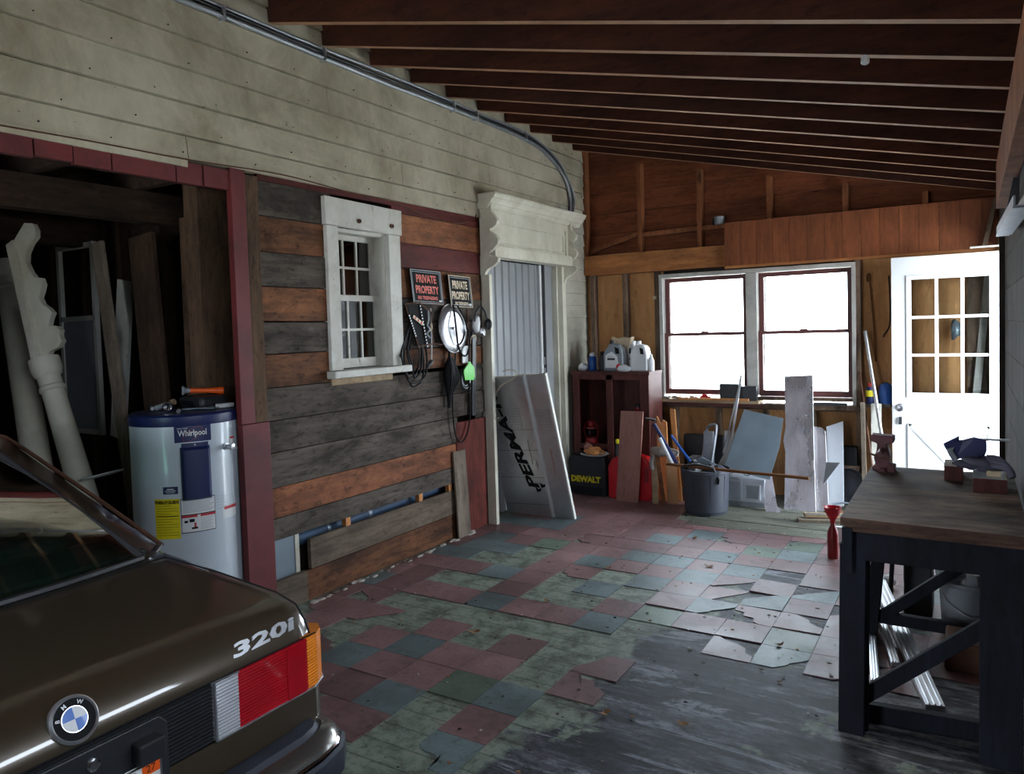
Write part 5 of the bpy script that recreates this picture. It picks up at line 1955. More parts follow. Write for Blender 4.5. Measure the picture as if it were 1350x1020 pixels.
mb.build('face_frame', cab, bevel=.002)
mb = MB()
mb.box((-2.60, y1 - .03, .456), (-2.575, y1 - .014, .95), 'cabinet')
mb.build('inner_cleat', cab)


def bottle(name, label, c, prof, m, capm=None, capprof=None, cat='bottle', sc=None, seg=20, extra=None, group=None):
    t = thing(name, label, cat, c, group)
    mb = MB()
    mb.lathe(c, (0, 0, 1), prof, m, seg)
    if sc:
        for v in mb.bm.verts:
            v.co.x = c[0] + (v.co.x - c[0]) * sc[0]
            v.co.y = c[1] + (v.co.y - c[1]) * sc[1]
    mb.build('bottle_body', t, smooth=40)
    if capprof:
        mb = MB()
        mb.lathe(c, (0, 0, 1), capprof, capm, seg)
        mb.build('cap', t, smooth=40)
    return t


Z = zt
mb = MB()
mb.ball((-3.15, 6.40, Z + .035), .05, 'jugw', 14, (1, 1, .85), .25, 2)
tag(mb.build('crumpled_rag', None, (-3.15, 6.40, Z), smooth=60), 'crumpled white rag at the left end of the cabinet top', 'rag')
t = bottle('spray_can', 'blue spray can with a white cap on the cabinet top', (-3.072, 6.44, Z), [(.036, 0), (.038, .005), (.038, .125), (.028, .138)], 'bluepl', 'jugw', [(.026, .138), (.026, .165), (.016, .172)], 'can')
t = bottle('spray_can', 'slim black spray can between the blue can and the silver oil jug', (-2.965, 6.44, Z), [(.032, 0), (.033, .005), (.033, .135), (.024, .148)], 'blackpl', 'blackmat', [(.022, .148), (.022, .175), (.012, .18)], 'can')
# oil jugs: flat-sided outline with a hollow handle, extruded
def jug(name, label, x, y, w, d, h, m, lab, capm, group=None, flip=1):
    t = thing(name, label, 'jug', (x, y, Z), group)
    out = [(-w / 2, 0), (w / 2, 0), (w / 2, h * .55), (w * .42, h * .80), (w * .30, h * .90), (-w * .05, h * .95), (-w * .22, h * .93), (-w * .24, h * .86), (-w * .34, h * .80), (-w / 2, h * .60)]
    out = [(a * flip, b_) for a, b_ in out]
    if flip < 0:
        out = out[::-1]
    hole = [(w * .12, h * .60), (w * .33, h * .58), (w * .30, h * .78), (w * .08, h * .84)]
    mb = MB()
    mb.prism((x, y - d / 2, Z), (1, 0, 0), (0, 0, 1), (0, 1, 0), out, d, m)
    b = mb.build('jug_body', t, bevel=.012, seg=3)
    mb = MB()
    hh = [(a * flip, b_) for a, b_ in hole]
    if flip < 0:
        hh = hh[::-1]
    mb.prism((x, y - d / 2 - .002, Z), (1, 0, 0), (0, 0, 1), (0, 1, 0), hh, d + .004, 'blackmat')
    mb.build('handle_opening', t, bevel=.004)
    mb = MB()
    cx0 = x - w * .22 * flip
    mb.lathe((cx0 + .02 * flip, y, Z + h * .93), (0, 0, 1), [(.02, -.02), (.024, 0), (.024, .03), (.018, .034)], capm, 16)
    mb.build('cap', t, smooth=40)
    if lab:
        mb = MB()
        lp = [(-w * .40, h * .12), (w * .30, h * .12), (w * .22, h * .5), (-w * .05, h * .68), (-w * .38, h * .55)]
        lp = [(a * flip, b_) for a, b_ in lp]
        if flip < 0:
            lp = lp[::-1]
        mb.prism((x, y - d / 2 - .0015, Z), (1, 0, 0), (0, 0, 1), (0, 1, 0), lp, .001, 'paper')
        mb.box((x - w * .28, y - d / 2 - .003, Z + h * .38), (x + w * .1, y - d / 2 - .002, Z + h * .45), 'blackpl')
        mb.box((x - w * .26, y - d / 2 - .003, Z + h * .49), (x + w * .02, y - d / 2 - .002, Z + h * .505), 'acgrey')
        mb.prism((x, y - d / 2 - .003, Z), (1, 0, 0), (0, 0, 1), (0, 1, 0), [(w * .16, h * .02), (w * .46, h * .02), (w * .40, h * .18), (w * .22, h * .24)], .001, 'labred')
        mb.build('jug_label', t)
    return t


jug('oil_jug', 'silver-grey motor oil jug with a white label on the cabinet top', -2.82, 6.40, .20, .10, .27, 'jugs', True, 'blackpl')
jug('white_jug', 'large white plastic jug with a handle on the cabinet top', -2.575, 6.42, .165, .12, .26, 'jugw', False, 'jugw', flip=1)
jug('white_jug', 'second white jug standing half behind the large one on the cabinet top', -2.69, 6.53, .10, .07, .26, 'jugw', True, 'jugw', flip=-1)
bottle('small_bottle', 'small white bottle with a blue label at the right end of the cabinet top', (-2.468, 6.40, Z), [(.027, 0), (.029, .006), (.029, .09), (.018, .12), (.012, .13)], 'jugw', 'jugw', [(.014, .13), (.014, .15)])
mb = MB()
mb.ball((-2.71, 6.34, Z + .028), .06, 'jugw', 16, (1.1, .8, .55), .5, 7)
mb.ball((-2.76, 6.33, Z + .04), .03, 'labred', 10, (.7, .7, 1), .4, 3)
tag(mb.build('crumpled_wrapper', None, (-2.71, 6.34, Z), smooth=60), 'crumpled white wrapper lying between the jugs on the cabinet top', 'wrapper')
mb = MB()
mb.prism((-2.90, 6.50, Z), (1, 0, 0), (0, 0, 1), (0, 1, 0), [(0, 0), (.18, 0), (.19, .24), (.21, .315), (.18, .30), (.12, .312), (.05, .295), (.0, .318), (.012, .25)], .07, 'signcream')
tag(mb.build('open_paper_bag', None, (-2.82, 6.53, Z), bevel=.006), 'open cream paper bag standing behind the silver oil jug', 'bag')

# lantern in the cabinet
ln = thing('red_lantern', 'dark red lantern standing on the cabinet shelf above the tool case', 'lantern', (-3.075, 6.38, .455))
mb = MB()
mb.lathe((-3.075, 6.38, .455), (0, 0, 1), [(.065, 0), (.068, .01), (.06, .05), (.035, .06)], 'dred', 20)
mb.lathe((-3.075, 6.38, .455), (0, 0, 1), [(.04, .135), (.052, .14), (.05, .155), (.032, .165), (.030, .20), (.045, .205), (.02, .22)], 'dred', 20)
mb.build('lantern_body', ln, smooth=40)
mb = MB()
mb.lathe((-3.075, 6.38, .455), (0, 0, 1), [(.034, .06), (.048, .09), (.046, .12), (.034, .137)], 'glass', 18, caps=False)
mb.build('lantern_globe', ln, smooth=60)
mb = MB()
for s_ in (-1, 1):
    mb.tube([(-3.075 + s_ * .05, 6.38, .50), (-3.075 + s_ * .075, 6.38, .56), (-3.075 + s_ * .06, 6.38, .63), (-3.075 + s_ * .03, 6.38, .65)], .006, 'dred', 6, smooth=4)
mb.build('side_tube', ln)

# tool case
tcx0, tcx1, tcy0, tcy1, tch = -3.20, -2.835, 6.14, 6.245, .365
tc = thing('tool_case', 'black plastic tool case with yellow lettering standing in front of the cabinet', 'tool case', (-3.0, 6.19, 0))
mb = MB()
mb.prism((0, tcy0, 0), (1, 0, 0), (0, 0, 1), (0, 1, 0), [(tcx0, .015), (tcx1 - .01, .0), (tcx1 + .008, .03), (tcx1 + .012, .30), (tcx1 - .02, tch), (tcx0 + .02, tch), (tcx0, .33)], tcy1 - tcy0, 'blackpl')
mb.build('case_shell', tc, bevel=.012, seg=3)
mb = MB()
mb.text('DEWALT', (tcx0 + .025, tcy0 - .003, .125), (1, 0, .0), (0, 0, 1), .06, 'yellow', .001, width=.30, bold=.06)
for k in range(4):
    mb.box((tcx0 + .03, tcy0 - .004, .075 - k * .014), (tcx1 - .02, tcy0, .080 - k * .014), 'blackmat')
mb.build('lettering', tc)
mb = MB()
mb.tube([(tcx0 + .05, tcy0 + .05, tch - .01), (tcx0 + .06, tcy0 + .05, tch + .02), (tcx0 + .13, tcy0 + .05, tch + .025), (tcx0 + .16, tcy0 + .05, tch - .01)], .008, 'blackpl', 8, smooth=4)
mb.build('carry_handle', tc)
mb = MB()
mb.lathe((-2.955, 6.20, tch + .003), (0, 0, 1), [(.05, 0), (.09, .003), (.135, .018), (.137, .020), (.133, .021), (.09, .008), (.001, .006)], 'paper', 36)
tag(mb.build('paper_plate', None, (-2.955, 6.20, tch), smooth=40), 'white paper plate lying on the black tool case', 'plate')
mb = MB()
mb.ball((-2.97, 6.20, tch + .045), .06, 'orangew', 16, (1.3, .9, .6), .8, 5)
mb.ball((-3.03, 6.21, tch + .085), .035, 'pinkboard', 12, (1.1, .9, .9), .8, 9)
mb.ball((-2.90, 6.19, tch + .035), .035, 'cardboard', 12, (1.3, 1, .5), .7, 2)
tag(mb.build('crumpled_food_wrap', None, (-2.97, 6.20, tch), smooth=60), 'brown crumpled lump of rag on the white paper plate', 'rag')

# gas can
gc = thing('gas_can', 'red plastic gas can behind the brown leaning board', 'gas can', (-2.58, 6.2, 0))
mb = MB()
mb.prism((0, 6.13, 0), (1, 0, 0), (0, 0, 1), (0, 1, 0), [(-2.80, .02), (-2.78, 0), (-2.42, 0), (-2.385, .03), (-2.38, .22), (-2.40, .33), (-2.45, .39), (-2.56, .415), (-2.68, .40), (-2.76, .36), (-2.80, .29)], .13, 'red')
mb.build('can_body', gc, bevel=.03, seg=4, smooth=None)
mb = MB()
mb.prism((0, 6.126, 0), (1, 0, 0), (0, 0, 1), (0, 1, 0), [(-2.455, .17), (-2.41, .17), (-2.405, .30), (-2.45, .30)], .01, 'dred')
mb.build('side_recess', gc, bevel=.004)
mb = MB()
mb.tube([(-2.73, 6.19, .36), (-2.735, 6.19, .43), (-2.725, 6.19, .50)], .014, 'blackpl', 10, smooth=4)
mb.build('spout', gc)
mb = MB()
mb.lathe((-2.722, 6.19, .495), (.1, 0, 1), [(.018, 0), (.022, .01), (.022, .035), (.014, .04)], 'yellow', 14)
mb.build('spout_cap', gc, smooth=40)
mb = MB()
mb.lathe((-2.665, 6.215, .38), (0, 0, 1), [(.02, 0), (.02, .29), (.016, .31)], 'yellow', 12)
mb.build('yellow_tube', gc, smooth=40)
# second red can on the cabinet shelf
g2 = thing('fuel_can', 'dark red fuel can standing on the right side of the cabinet shelf', 'fuel can', (-2.63, 6.42, .456))
mb = MB()
mb.lathe((-2.60, 6.40, .456), (0, 0, 1), [(.09, 0), (.095, .01), (.095, .25), (.08, .29), (.03, .33), (.028, .35)], 'dred', 28)
mb.build('can_body', g2, smooth=40)
mb = MB()
mb.lathe((-2.60, 6.40, .806), (0, 0, 1), [(.032, 0), (.034, .02), (.02, .03)], 'blackpl', 16)
mb.build('cap', g2, smooth=40)

# leaning boards by the cabinet
def sheet(name, label, cat, P0, P1, Q0, th, m, m_side=None, pts=None, group=None, parts=None):
    """P0,P1 lower corners, Q0 upper corner over P0; outline in unit coords"""
    P0, P1, Q0 = Vector(P0), Vector(P1), Vector(Q0)
    u = (P1 - P0)
    v = (Q0 - P0)
    n = u.cross(v).normalized()
    mb = MB()
    mb.prism(P0, u, v, -n, pts or [(0, 0), (1, 0), (1, 1), (0, 1)], th, m, m_side)
    return tag(mb.build(name, None, P0, bevel=.001), label, cat, group)


sheet('painted_board', 'brown painted board leaning upright against the red gas can', 'board', (-2.695, 6.06, .002), (-2.485, 6.06, .002), (-2.655, 6.12, .80), .018, 'pinkboard')
sheet('orange_board', 'short orange wood board leaning on the right side of the cabinet', 'board', (-2.36, 6.22, .002), (-2.25, 6.22, .002), (-2.41, 6.33, .74), .02, 'orangew', pts=[(0, 0), (1, 0), (.9, .93), (.6, .96), (.45, .9), (.1, 1)])
sheet('orange_board', 'thin orange slat leaning just right of the short orange board', 'board', (-2.20, 6.26, .002), (-2.155, 6.26, .002), (-2.30, 6.40, .80), .02, 'orangew')
sheet('tan_panel', 'tan wood panel standing on edge left of the charcoal tub', 'panel', (-2.36, 6.08, .002), (-2.31, 6.10, .002), (-2.38, 6.12, .44), .02, 'palew')
sheet('tan_panel', 'brown slat leaning beside the tan wood panel left of the charcoal tub', 'panel', (-2.27, 6.06, .002), (-2.235, 6.07, .002), (-2.34, 6.12, .43), .02, 'plank_o')
sheet('tan_panel', 'darker tan panel standing closest to the charcoal tub', 'panel', (-2.235, 6.12, .002), (-2.15, 6.15, .002), (-2.26, 6.16, .40), .02, 'cardboard')
mb = MB()
mb.ball((-2.26, 6.13, .455), .10, 'cloth', 22, (1.15, .6, .42), .55, 13)
mb.tube([(-2.36, 6.12, .42), (-2.37, 6.10, .36), (-2.355, 6.09, .30)], .02, 'cloth', 8, smooth=4)
tag(mb.build('canvas_bag', None, (-2.25, 6.12, .4), smooth=60), 'grey canvas bag slumped on the tan panels left of the charcoal tub', 'bag')
sq = thing('squeegee', 'blue and white handled squeegee leaning from the charcoal tub to the cabinet', 'squeegee', (-2.1, 6.1, .4))
mb = MB()
mb.tube([(-2.10, 6.02, .36), (-2.33, 6.08, .70)], .017, 'navy', 10)
mb.build('handle', sq)
mb = MB()
mb.tube([(-2.145, 6.0, .38), (-2.262, 6.03, .59)], .016, 'jugw', 10)
mb.build('white_grip', sq)
mb = MB()
mb.bar((-2.41, 6.10, .745), (-2.315, 6.08, .735), .035, .014, 'blackpl')
mb.build('blade', sq)
mb = MB()
mb.tube([(-1.98, 6.08, .35), (-2.2, 6.14, .60)], .012, 'bluepl', 10)
tag(mb.build('blue_pole', None, (-2.1, 6.1, .4)), 'slim bright blue pole next to the squeegee above the tub', 'pole')
# items behind the tub
mb = MB()
mb.box((-2.13, 6.35, 0), (-2.03, 6.50, .38), 'acgrey')
mb.box((-2.125, 6.345, .06), (-2.06, 6.35, .16), 'paper')
tag(mb.build('grey_box', None, (-2.08, 6.42, 0), bevel=.006), 'narrow grey box on the floor just left behind the charcoal tub', 'box')
mb = MB()
mb.box((-2.22, 6.52, 0), (-1.86, 6.60, .56), 'blackpl')
tag(mb.build('black_case', None, (-2.04, 6.56, 0), bevel=.01), 'flat black case standing behind the squeegee under the window', 'case')
mb = MB()
mb.tube([(-1.98, 6.30, .35), (-1.98, 6.42, .60), (-1.95, 6.42, .66), (-1.90, 6.42, .67), (-1.885, 6.40, .62), (-1.895, 6.28, .35)], .013, 'galv', 8, smooth=4)
mb.box((-1.975, 6.33, .01), (-1.895, 6.37, .62), 'galv')
tag(mb.build('metal_duct_piece', None, (-1.88, 6.35, .35)), 'bent galvanised metal piece standing behind the charcoal tub', 'metal offcut')
# tub
TX, TY = -1.855, 5.99
tub = thing('plastic_tub', 'charcoal plastic tub full of odds and ends on the floor before the window', 'tub', (TX, TY, 0))
mb = MB()
mb.lathe((TX, TY, 0), (0, 0, 1), [(.155, 0), (.163, .006), (.168, .03), (.172, .035), (.185, .34), (.197, .345), (.197, .37), (.188, .372), (.182, .34), (.160, .02), (.001, .016)], 'tub', 48)
mb.build('tub_wall', tub, smooth=35)
mb = MB()
for a in (200, 250, 300, 340, 20):
    c, s_ = math.cos(R(a)), math.sin(R(a))
    mb.bar((TX + .168 * c, TY + .168 * s_, .06), (TX + .185 * c, TY + .185 * s_, .33), .012, .008, 'tub')
mb.build('tub_ribs', tub)
mb = MB()
mb.tube([(TX - .19, TY - .04, .35), (TX - .14, TY - .14, .40), (TX, TY - .185, .425), (TX + .10, TY - .15, .40), (TX + .12, TY - .15, .36)], .009, 'blackpl', 8, smooth=5)
mb.build('tub_handle', tub)
mb = MB()
mb.ball((TX - .03, TY, .33), .13, 'blackpl', 18, (1.2, 1.1, .55), .9, 21)
mb.ball((TX + .08, TY - .02, .36), .07, 'tub', 14, (1.2, 1, .7), .8, 5)
tag(mb.build('dark_sheeting', None, (TX, TY, .3), smooth=30), 'crumpled black plastic filling the charcoal tub', 'plastic sheet')
mb = MB()
mb.prism((TX - .10, TY + .02, .35), (1, .1, 0), (.1, 0, 1), (0, 1, 0), [(0, 0), (.22, .0), (.16, .05), (.05, .10), (-.02, .05)], .02, 'sheetgrey')
tag(mb.build('grey_offcut', None, (TX - .1, TY, .35)), 'folded grey metal offcut poking from the charcoal tub', 'metal offcut')
mb = MB()
mb.tube([(-2.15, 5.88, .40), (-1.6, 5.86, .386), (-1.03, 5.84, .377)], .0125, 'rope', 10)
tag(mb.build('wooden_rod', None, (-2.02, 5.9, .39), smooth=40), 'long brown wooden rod lying level across the charcoal tub', 'rod')
# grey sheet metal, air conditioner
sheet('metal_sheet', 'blue-grey metal sheet leaning under the window above the white air conditioner', 'metal sheet', (-1.775, 6.22, .33), (-1.40, 6.22, .265), (-1.69, 6.56, .80), .003, 'sheetgrey', pts=[(0, 0), (1, 0), (1.0, .5), (.90, .98), (.02, 1)])
sheet('pale_metal_strip', 'narrow pale metal strip leaning at the left edge of the blue-grey sheet', 'metal strip', (-1.86, 6.255, .30), (-1.775, 6.25, .31), (-1.74, 6.56, .72), .003, 'casing', pts=[(0, 0), (1, 0), (.9, 1), (.55, 1)])
ac = thing('air_conditioner', 'white window air conditioner on the floor under the blue-grey metal sheet', 'air conditioner', (-1.64, 6.4, 0))
mb = MB()
mb.box((-1.82, 6.27, .05), (-1.45, 6.55, .245), 'ac')
mb.build('housing', ac, bevel=.008)
mb = MB()
mb.box((-1.79, 6.262, .06), (-1.635, 6.27, .225), 'ac')
for k in range(14):
    mb.box((-1.785, 6.258, .068 + k * .011), (-1.64, 6.262, .073 + k * .011), 'acgrey')
mb.build('louvre_panel', ac)
mb = MB()
mb.box((-1.61, 6.262, .075), (-1.485, 6.27, .205), 'ac')
mb.box((-1.60, 6.258, .085), (-1.495, 6.262, .195), 'acgrey')
mb.build('control_panel', ac, bevel=.002)
mb = MB()
mb.box((-1.83, 6.29, 0.008), (-1.44, 6.54, .05), 'acgrey')
mb.build('base_pan', ac)
mb = MB()
mb.tube([(-1.77, 6.30, .26), (-1.66, 6.27, .31), (-1.60, 6.29, .27), (-1.52, 6.28, .31), (-1.47, 6.30, .28)], .004, 'acgrey', 6, smooth=5)
tag(mb.build('loose_wire', None, (-1.62, 6.28, .27)), 'thin grey wire curled on top of the white air conditioner', 'wire')
# tall foil boards
def fboard(name, label, P0, P1, Q0, th, pts, m='foil2'):
    return sheet(name, label, 'foil board', P0, P1, Q0, th, m, 'foam', pts=pts)


fboard('foil_board', 'tall narrow crinkled foil board leaning in front of the right window', (-1.31, 6.33, .008), (-1.075, 6.33, .008), (-1.375, 6.70, 1.08), .022, [(0, 0), (1.04, -.0), (1.0, .45), (.99, 1.01), (.02, 1.0), (.05, .6), (-.03, .5), (.04, .42)])
fboard('foil_board', 'shorter foil board leaning behind the tall one, its right edge bright', (-1.16, 6.375, .008), (-.985, 6.375, .008), (-1.18, 6.60, .66), .022, [(0, 0), (1.0, 0), (1.03, .1), (.86, .96), (.70, 1.0), (0, 1.02)])
sheet('hardboard_sheet', 'white panel with a folded corner leaning right of the foil boards', 'panel', (-1.0, 6.42, .008), (-.87, 6.42, .06), (-1.03, 6.66, .66), .008, 'ac')
sheet('folded_flap', 'grey folded flap sticking out between the foil board and white panel', 'flap', (-1.02, 6.395, .22), (-.90, 6.38, .33), (-1.0, 6.44, .40), .006, 'acgrey', pts=[(0, 0), (1, .45), (.0, 1)])
sheet('white_offcut', 'torn white foil offcut standing at the left foot of the tall foil board', 'offcut', (-1.43, 6.18, .008), (-1.30, 6.20, .008), (-1.44, 6.27, .29), .006, 'foil2', pts=[(.05, 0), (1.0, 0), (.7, .15), (.35, 1), (-.02, .97), (-.1, .2)])
mb = MB()
mb.tube([(-1.78, 6.42, .40), (-1.72, 6.62, 1.09)], .011, 'alu', 8)
tag(mb.build('metal_tube', None, (-1.78, 6.42, .4), smooth=40), 'tall thin metal tube leaning on the window ledge behind the black box', 'tube')
mb = MB()
mb.tube([(-1.84, 6.45, .42), (-1.745, 6.66, 1.0)], .008, 'steel', 8)
tag(mb.build('metal_tube', None, (-1.84, 6.45, .4), smooth=40), 'thinner dark metal tube leaning just left of the tall one', 'tube')
mb = MB()
mb.box((-1.86, 6.56, .02), (-1.82, 6.60, .60), 'alu')
tag(mb.build('metal_channel', None, (-1.84, 6.58, 0)), 'short pale metal channel upright behind the left side of the grey sheet', 'channel')
pan = MB()
pan.lathe((-.865, 6.60, .20), (.1, -1, .15), [(.001, 0), (.11, .004), (.125, .02), (.13, .045), (.135, .046), (.13, .018), (.115, -.002)], 'tub', 32)
tag(pan.build('round_pan', None, (-.865, 6.60, .2), smooth=40), 'dark round pan leaning on the wall right of the white panel', 'pan')
mb = MB()
mb.box((-1.0, 6.66, .30), (-.78, 6.74, .345), 'studg')
tag(mb.build('wood_block', None, (-.9, 6.7, .3)), 'grey wood cross piece fixed low on the wall above the round pan', 'block')
mb = MB()
mb.box((-1.0, 6.65, .345), (-.80, 6.74, .50), 'blackmat')
tag(mb.build('dark_box', None, (-.9, 6.66, .35), bevel=.005), 'dark box on the grey cross piece above the round pan', 'box')
# boards on the floor right of the foil boards
for k, (a, b_, w, m, lab, z) in enumerate((((-1.14, 5.98, .02), (-.80, 6.08, .02), .09, 'greyw', 'grey board lying flat in front of the tall foil board', 0),
                                          ((-1.10, 6.03, .052), (-.80, 6.14, .050), .07, 'palew', 'pale board lying on the grey board before the foil boards', 0),
                                          ((-.98, 6.25, .02), (-.80, 6.33, .02), .10, 'plank_o', 'brown board end lying between the foil boards and the bench', 0))):
    mb = MB()
    mb.bar(a, b_, w, .026, m)
    tag(mb.build('floor_board_offcut', None, a, bevel=.002), lab, 'board')
mb = MB()
mb.bar((-1.08, 5.985, .073), (-.80, 6.07, .073), .012, .012, 'alu')
tag(mb.build('metal_trim', None, (-1.0, 6.0, .07)), 'thin bright metal trim lying on the stacked floor boards', 'trim')
mb = MB()
mb.tube([(-.99, 6.27, .07), (-.93, 6.32, .09), (-.85, 6.35, .10), (-.78, 6.36, .09)], .008, 'sheetgrey', 7, smooth=4)
tag(mb.build('bent_tube', None, (-.9, 6.3, .08)), 'bent grey tube lying over the brown board end', 'tube')
# funnel on a red bottle
fu = thing('red_bottle', 'slim red bottle with a red funnel on top beside the bench leg', 'bottle', (-.765, 5.15, 0))
FX, FY = -.765, 5.15
mb = MB()
mb.lathe((FX, FY, 0.005), (0, 0, 1), [(.032, 0), (.034, .01), (.034, .16), (.026, .19), (.014, .215), (.014, .24)], 'dred', 20)
mb.build('bottle_body', fu, smooth=40)
mb = MB()
mb.lathe((FX, FY, .005), (0, 0, 1), [(.012, .22), (.018, .25), (.046, .30), (.052, .33), (.056, .335), (.050, .332), (.014, .26), (.008, .22)], 'red', 28)
mb.build('funnel', fu, smooth=40)
mb = MB()
mb.box((-.80, 5.50, .007), (-.70, 5.53, .12), 'paper')
tag(mb.build('white_carton', None, (-.75, 5.5, 0), rot if False else None) if False else mb.build('white_carton', None, (-.75, 5.5, 0)), 'small white carton on the floor behind the red bottle', 'carton')

# ledge clutter
mb = MB()
mb.box((-1.925, 6.66, .863), (-1.745, 6.74, 1.01), 'blackpl')
mb.box((-1.745, 6.66, .863), (-1.60, 6.74, .99), 'blackpl')
tag(mb.build('black_box', None, (-1.76, 6.7, .863), bevel=.004), 'black box on the window ledge below the left window', 'box')
mb = MB()
mb.ball((-2.08, 6.70, .885), .03, 'red', 12, (1.3, .8, .9), .6, 3)
mb.ball((-2.03, 6.69, .878), .022, 'dred', 10, (1.2, .8, .7), .5, 6)
tag(mb.build('red_clamp', None, (-2.06, 6.7, .863), smooth=40), 'small red plastic clamp on the ledge left of the black box', 'clamp')
mb = MB()
for k in range(26):
    mb.ball((-2.46 + rng.random() * .33, 6.66 + rng.random() * .09, .866 + rng.random() * .018), rng.uniform(.008, .022), rng.choice(['steel', 'gunk', 'greyw', 'jugs', 'palew']), 7, (1.4, .8, .6), .6, k)
tag(mb.build('loose_hardware', rough=.001), 'scattered bits of hardware on the left end of the window ledge', 'hardware', kind='stuff')
mb = MB()
mb.bar((-2.30, 6.64, .872), (-1.66, 6.63, .874), .03, .018, 'orangew')
tag(mb.build('wood_strip', None, (-2, 6.64, .87)), 'long thin wood strip lying along the front of the window ledge', 'strip')
mb = MB()
mb.box((-1.13, 6.665, .836), (-.87, 6.695, .862), 'blackpl')
tag(mb.build('black_strip', None, (-1.0, 6.7, .84)), 'black flat strip on the ledge below the right window', 'strip')
mb = MB()
mb.lathe((-1.93, 6.775, 2.446), (0, 0, 1), [(.04, 0), (.046, .004), (.05, .065), (.053, .07), (.047, .068), (.001, .01)], 'jugs', 22)
tag(mb.build('enamel_cup', None, (-1.93, 6.78, 2.446), smooth=40), 'grey enamel cup on the gable ledge left of the vertical boards', 'cup')
mb = MB()
mb.box((-2.0, 6.79, 2.446), (-1.95, 6.83, 2.51), 'blackmat')
tag(mb.build('dark_tin', None, (-1.97, 6.8, 2.446), bevel=.004), 'dark tin behind the grey enamel cup on the gable ledge', 'tin')
mb = MB()
mb.box((-2.565, 6.73, 1.80), (-2.535, 6.75, 1.83), 'signcream')
tag(mb.build('socket_plate', None, (-2.55, 6.74, 1.8)), 'tiny cream plate on the stud left of the window', 'plate')
# things hung on the plywood left of the door
mb = MB()
mb.tube([(-.715, 6.815, 1.92), (-.70, 6.81, 1.8), (-.68, 6.81, 1.5), (-.665, 6.81, 1.2)], .007, 'rope', 7, smooth=4)
mb.lathe((-.715, 6.81, 1.86), (0, 0, 1), [(.006, 0), (.018, .01), (.018, .05), (.008, .07)], 'rope', 8)
tag(mb.build('brown_rope', None, (-.7, 6.81, 1.5)), 'brown rope hanging on the plywood right of the window', 'rope')
mb = MB()
mb.tube([(-.565, 6.80, 1.90), (-.555, 6.79, 1.7), (-.56, 6.79, 1.5), (-.60, 6.79, 1.42), (-.605, 6.79, 1.40)], .006, 'wire', 7, smooth=4)
tag(mb.build('hung_flex', None, (-.56, 6.8, 1.6)), 'black cord hanging on the plywood beside the open white door', 'cord')
mb = MB()
mb.box((-.77, 6.68, .83), (-.55, 6.83, .86), 'greyw')
tag(mb.build('small_shelf', None, (-.66, 6.75, .83)), 'small grey shelf on the wall between window and white door', 'shelf')
t = bottle('lubricant_can', 'blue and yellow lubricant can with a red tip on the small grey shelf', (-.70, 6.70, .86), [(.03, 0), (.032, .005), (.032, .12), (.02, .14)], 'navy', 'labred', [(.014, .14), (.014, .17)], 'can')
mb = MB()
mb.lathe((-.70, 6.70, .86), (0, 0, 1), [(.0325, .06), (.0325, .11)], 'yellow', 20, caps=False)
mb.build('yellow_band', t)
mb = MB()
mb.lathe((-.585, 6.71, .862), (0, 0, 1), [(.05, 0), (.054, .01), (.056, .10), (.045, .15), (.02, .17)], 'bluepl', 20)
tag(mb.build('blue_bottle', None, (-.585, 6.71, .862), smooth=40), 'round blue bottle on the small grey shelf beside the white door', 'bottle')
mb = MB()
mb.tube([(-.60, 6.45, .0), (-.60, 6.45, .50), (-.74, 6.70, 1.46)], .014, 'alu', 10) if False else mb.tube([(-.50, 6.35, .02), (-.735, 6.72, 1.455)], .014, 'alu', 10)
tag(mb.build('silver_pipe', None, (-.5, 6.35, 0), smooth=40), 'long silver pipe leaning beside the white door', 'pipe')
mb = MB()
mb.tube([(-.62, 6.42, .01), (-.78, 6.74, 1.12)], .009, 'barerust', 8)
tag(mb.build('brown_stick', None, (-.58, 6.42, 0)), 'thin dark brown stick leaning left of the silver pipe', 'stick')
mb = MB()
mb.box((-.685, 6.597, 0.003), (-.61, 6.65, .87), 'white2')
tag(mb.build('white_post', None, (-.65, 6.55, 0), bevel=.003), 'white wooden post standing upright under the small shelf', 'post')
mb = MB()
mb.bar((-.72, 6.50, .01), (-.745, 6.60, .88), .03, .05, 'greyw', up=(0, 1, 0))
tag(mb.build('grey_stake', None, (-.72, 6.5, 0)), 'grey wooden stake standing left of the white post', 'stake')
mb = MB()
mb.bar((-.04, 6.66, .01), (.13, 6.80, 2.0), .05, .02, 'casing', up=(0, 1, 0))
tag(mb.build('white_moulding', None, (-.05, 6.7, 0)), 'white moulding leaning behind the panes of the open door', 'moulding')
mb = MB()
mb.ball((-.10, 6.74, 1.45), .045, 'sheetgrey', 12, (.9, .6, 1.6), .5, 3)
tag(mb.build('hanging_bag', None, (-.1, 6.74, 1.45), smooth=50), 'pale blue-grey bag seen through the middle pane of the door', 'bag')
for xx, lab in ((.03, 'dark grey stud seen through the right panes of the white door'), ):
    mb = MB()
    mb.box((xx - .05, 6.78, .0), (xx + .08, 6.835, 2.03), 'studg')
    struct(mb.build('trim_5'))

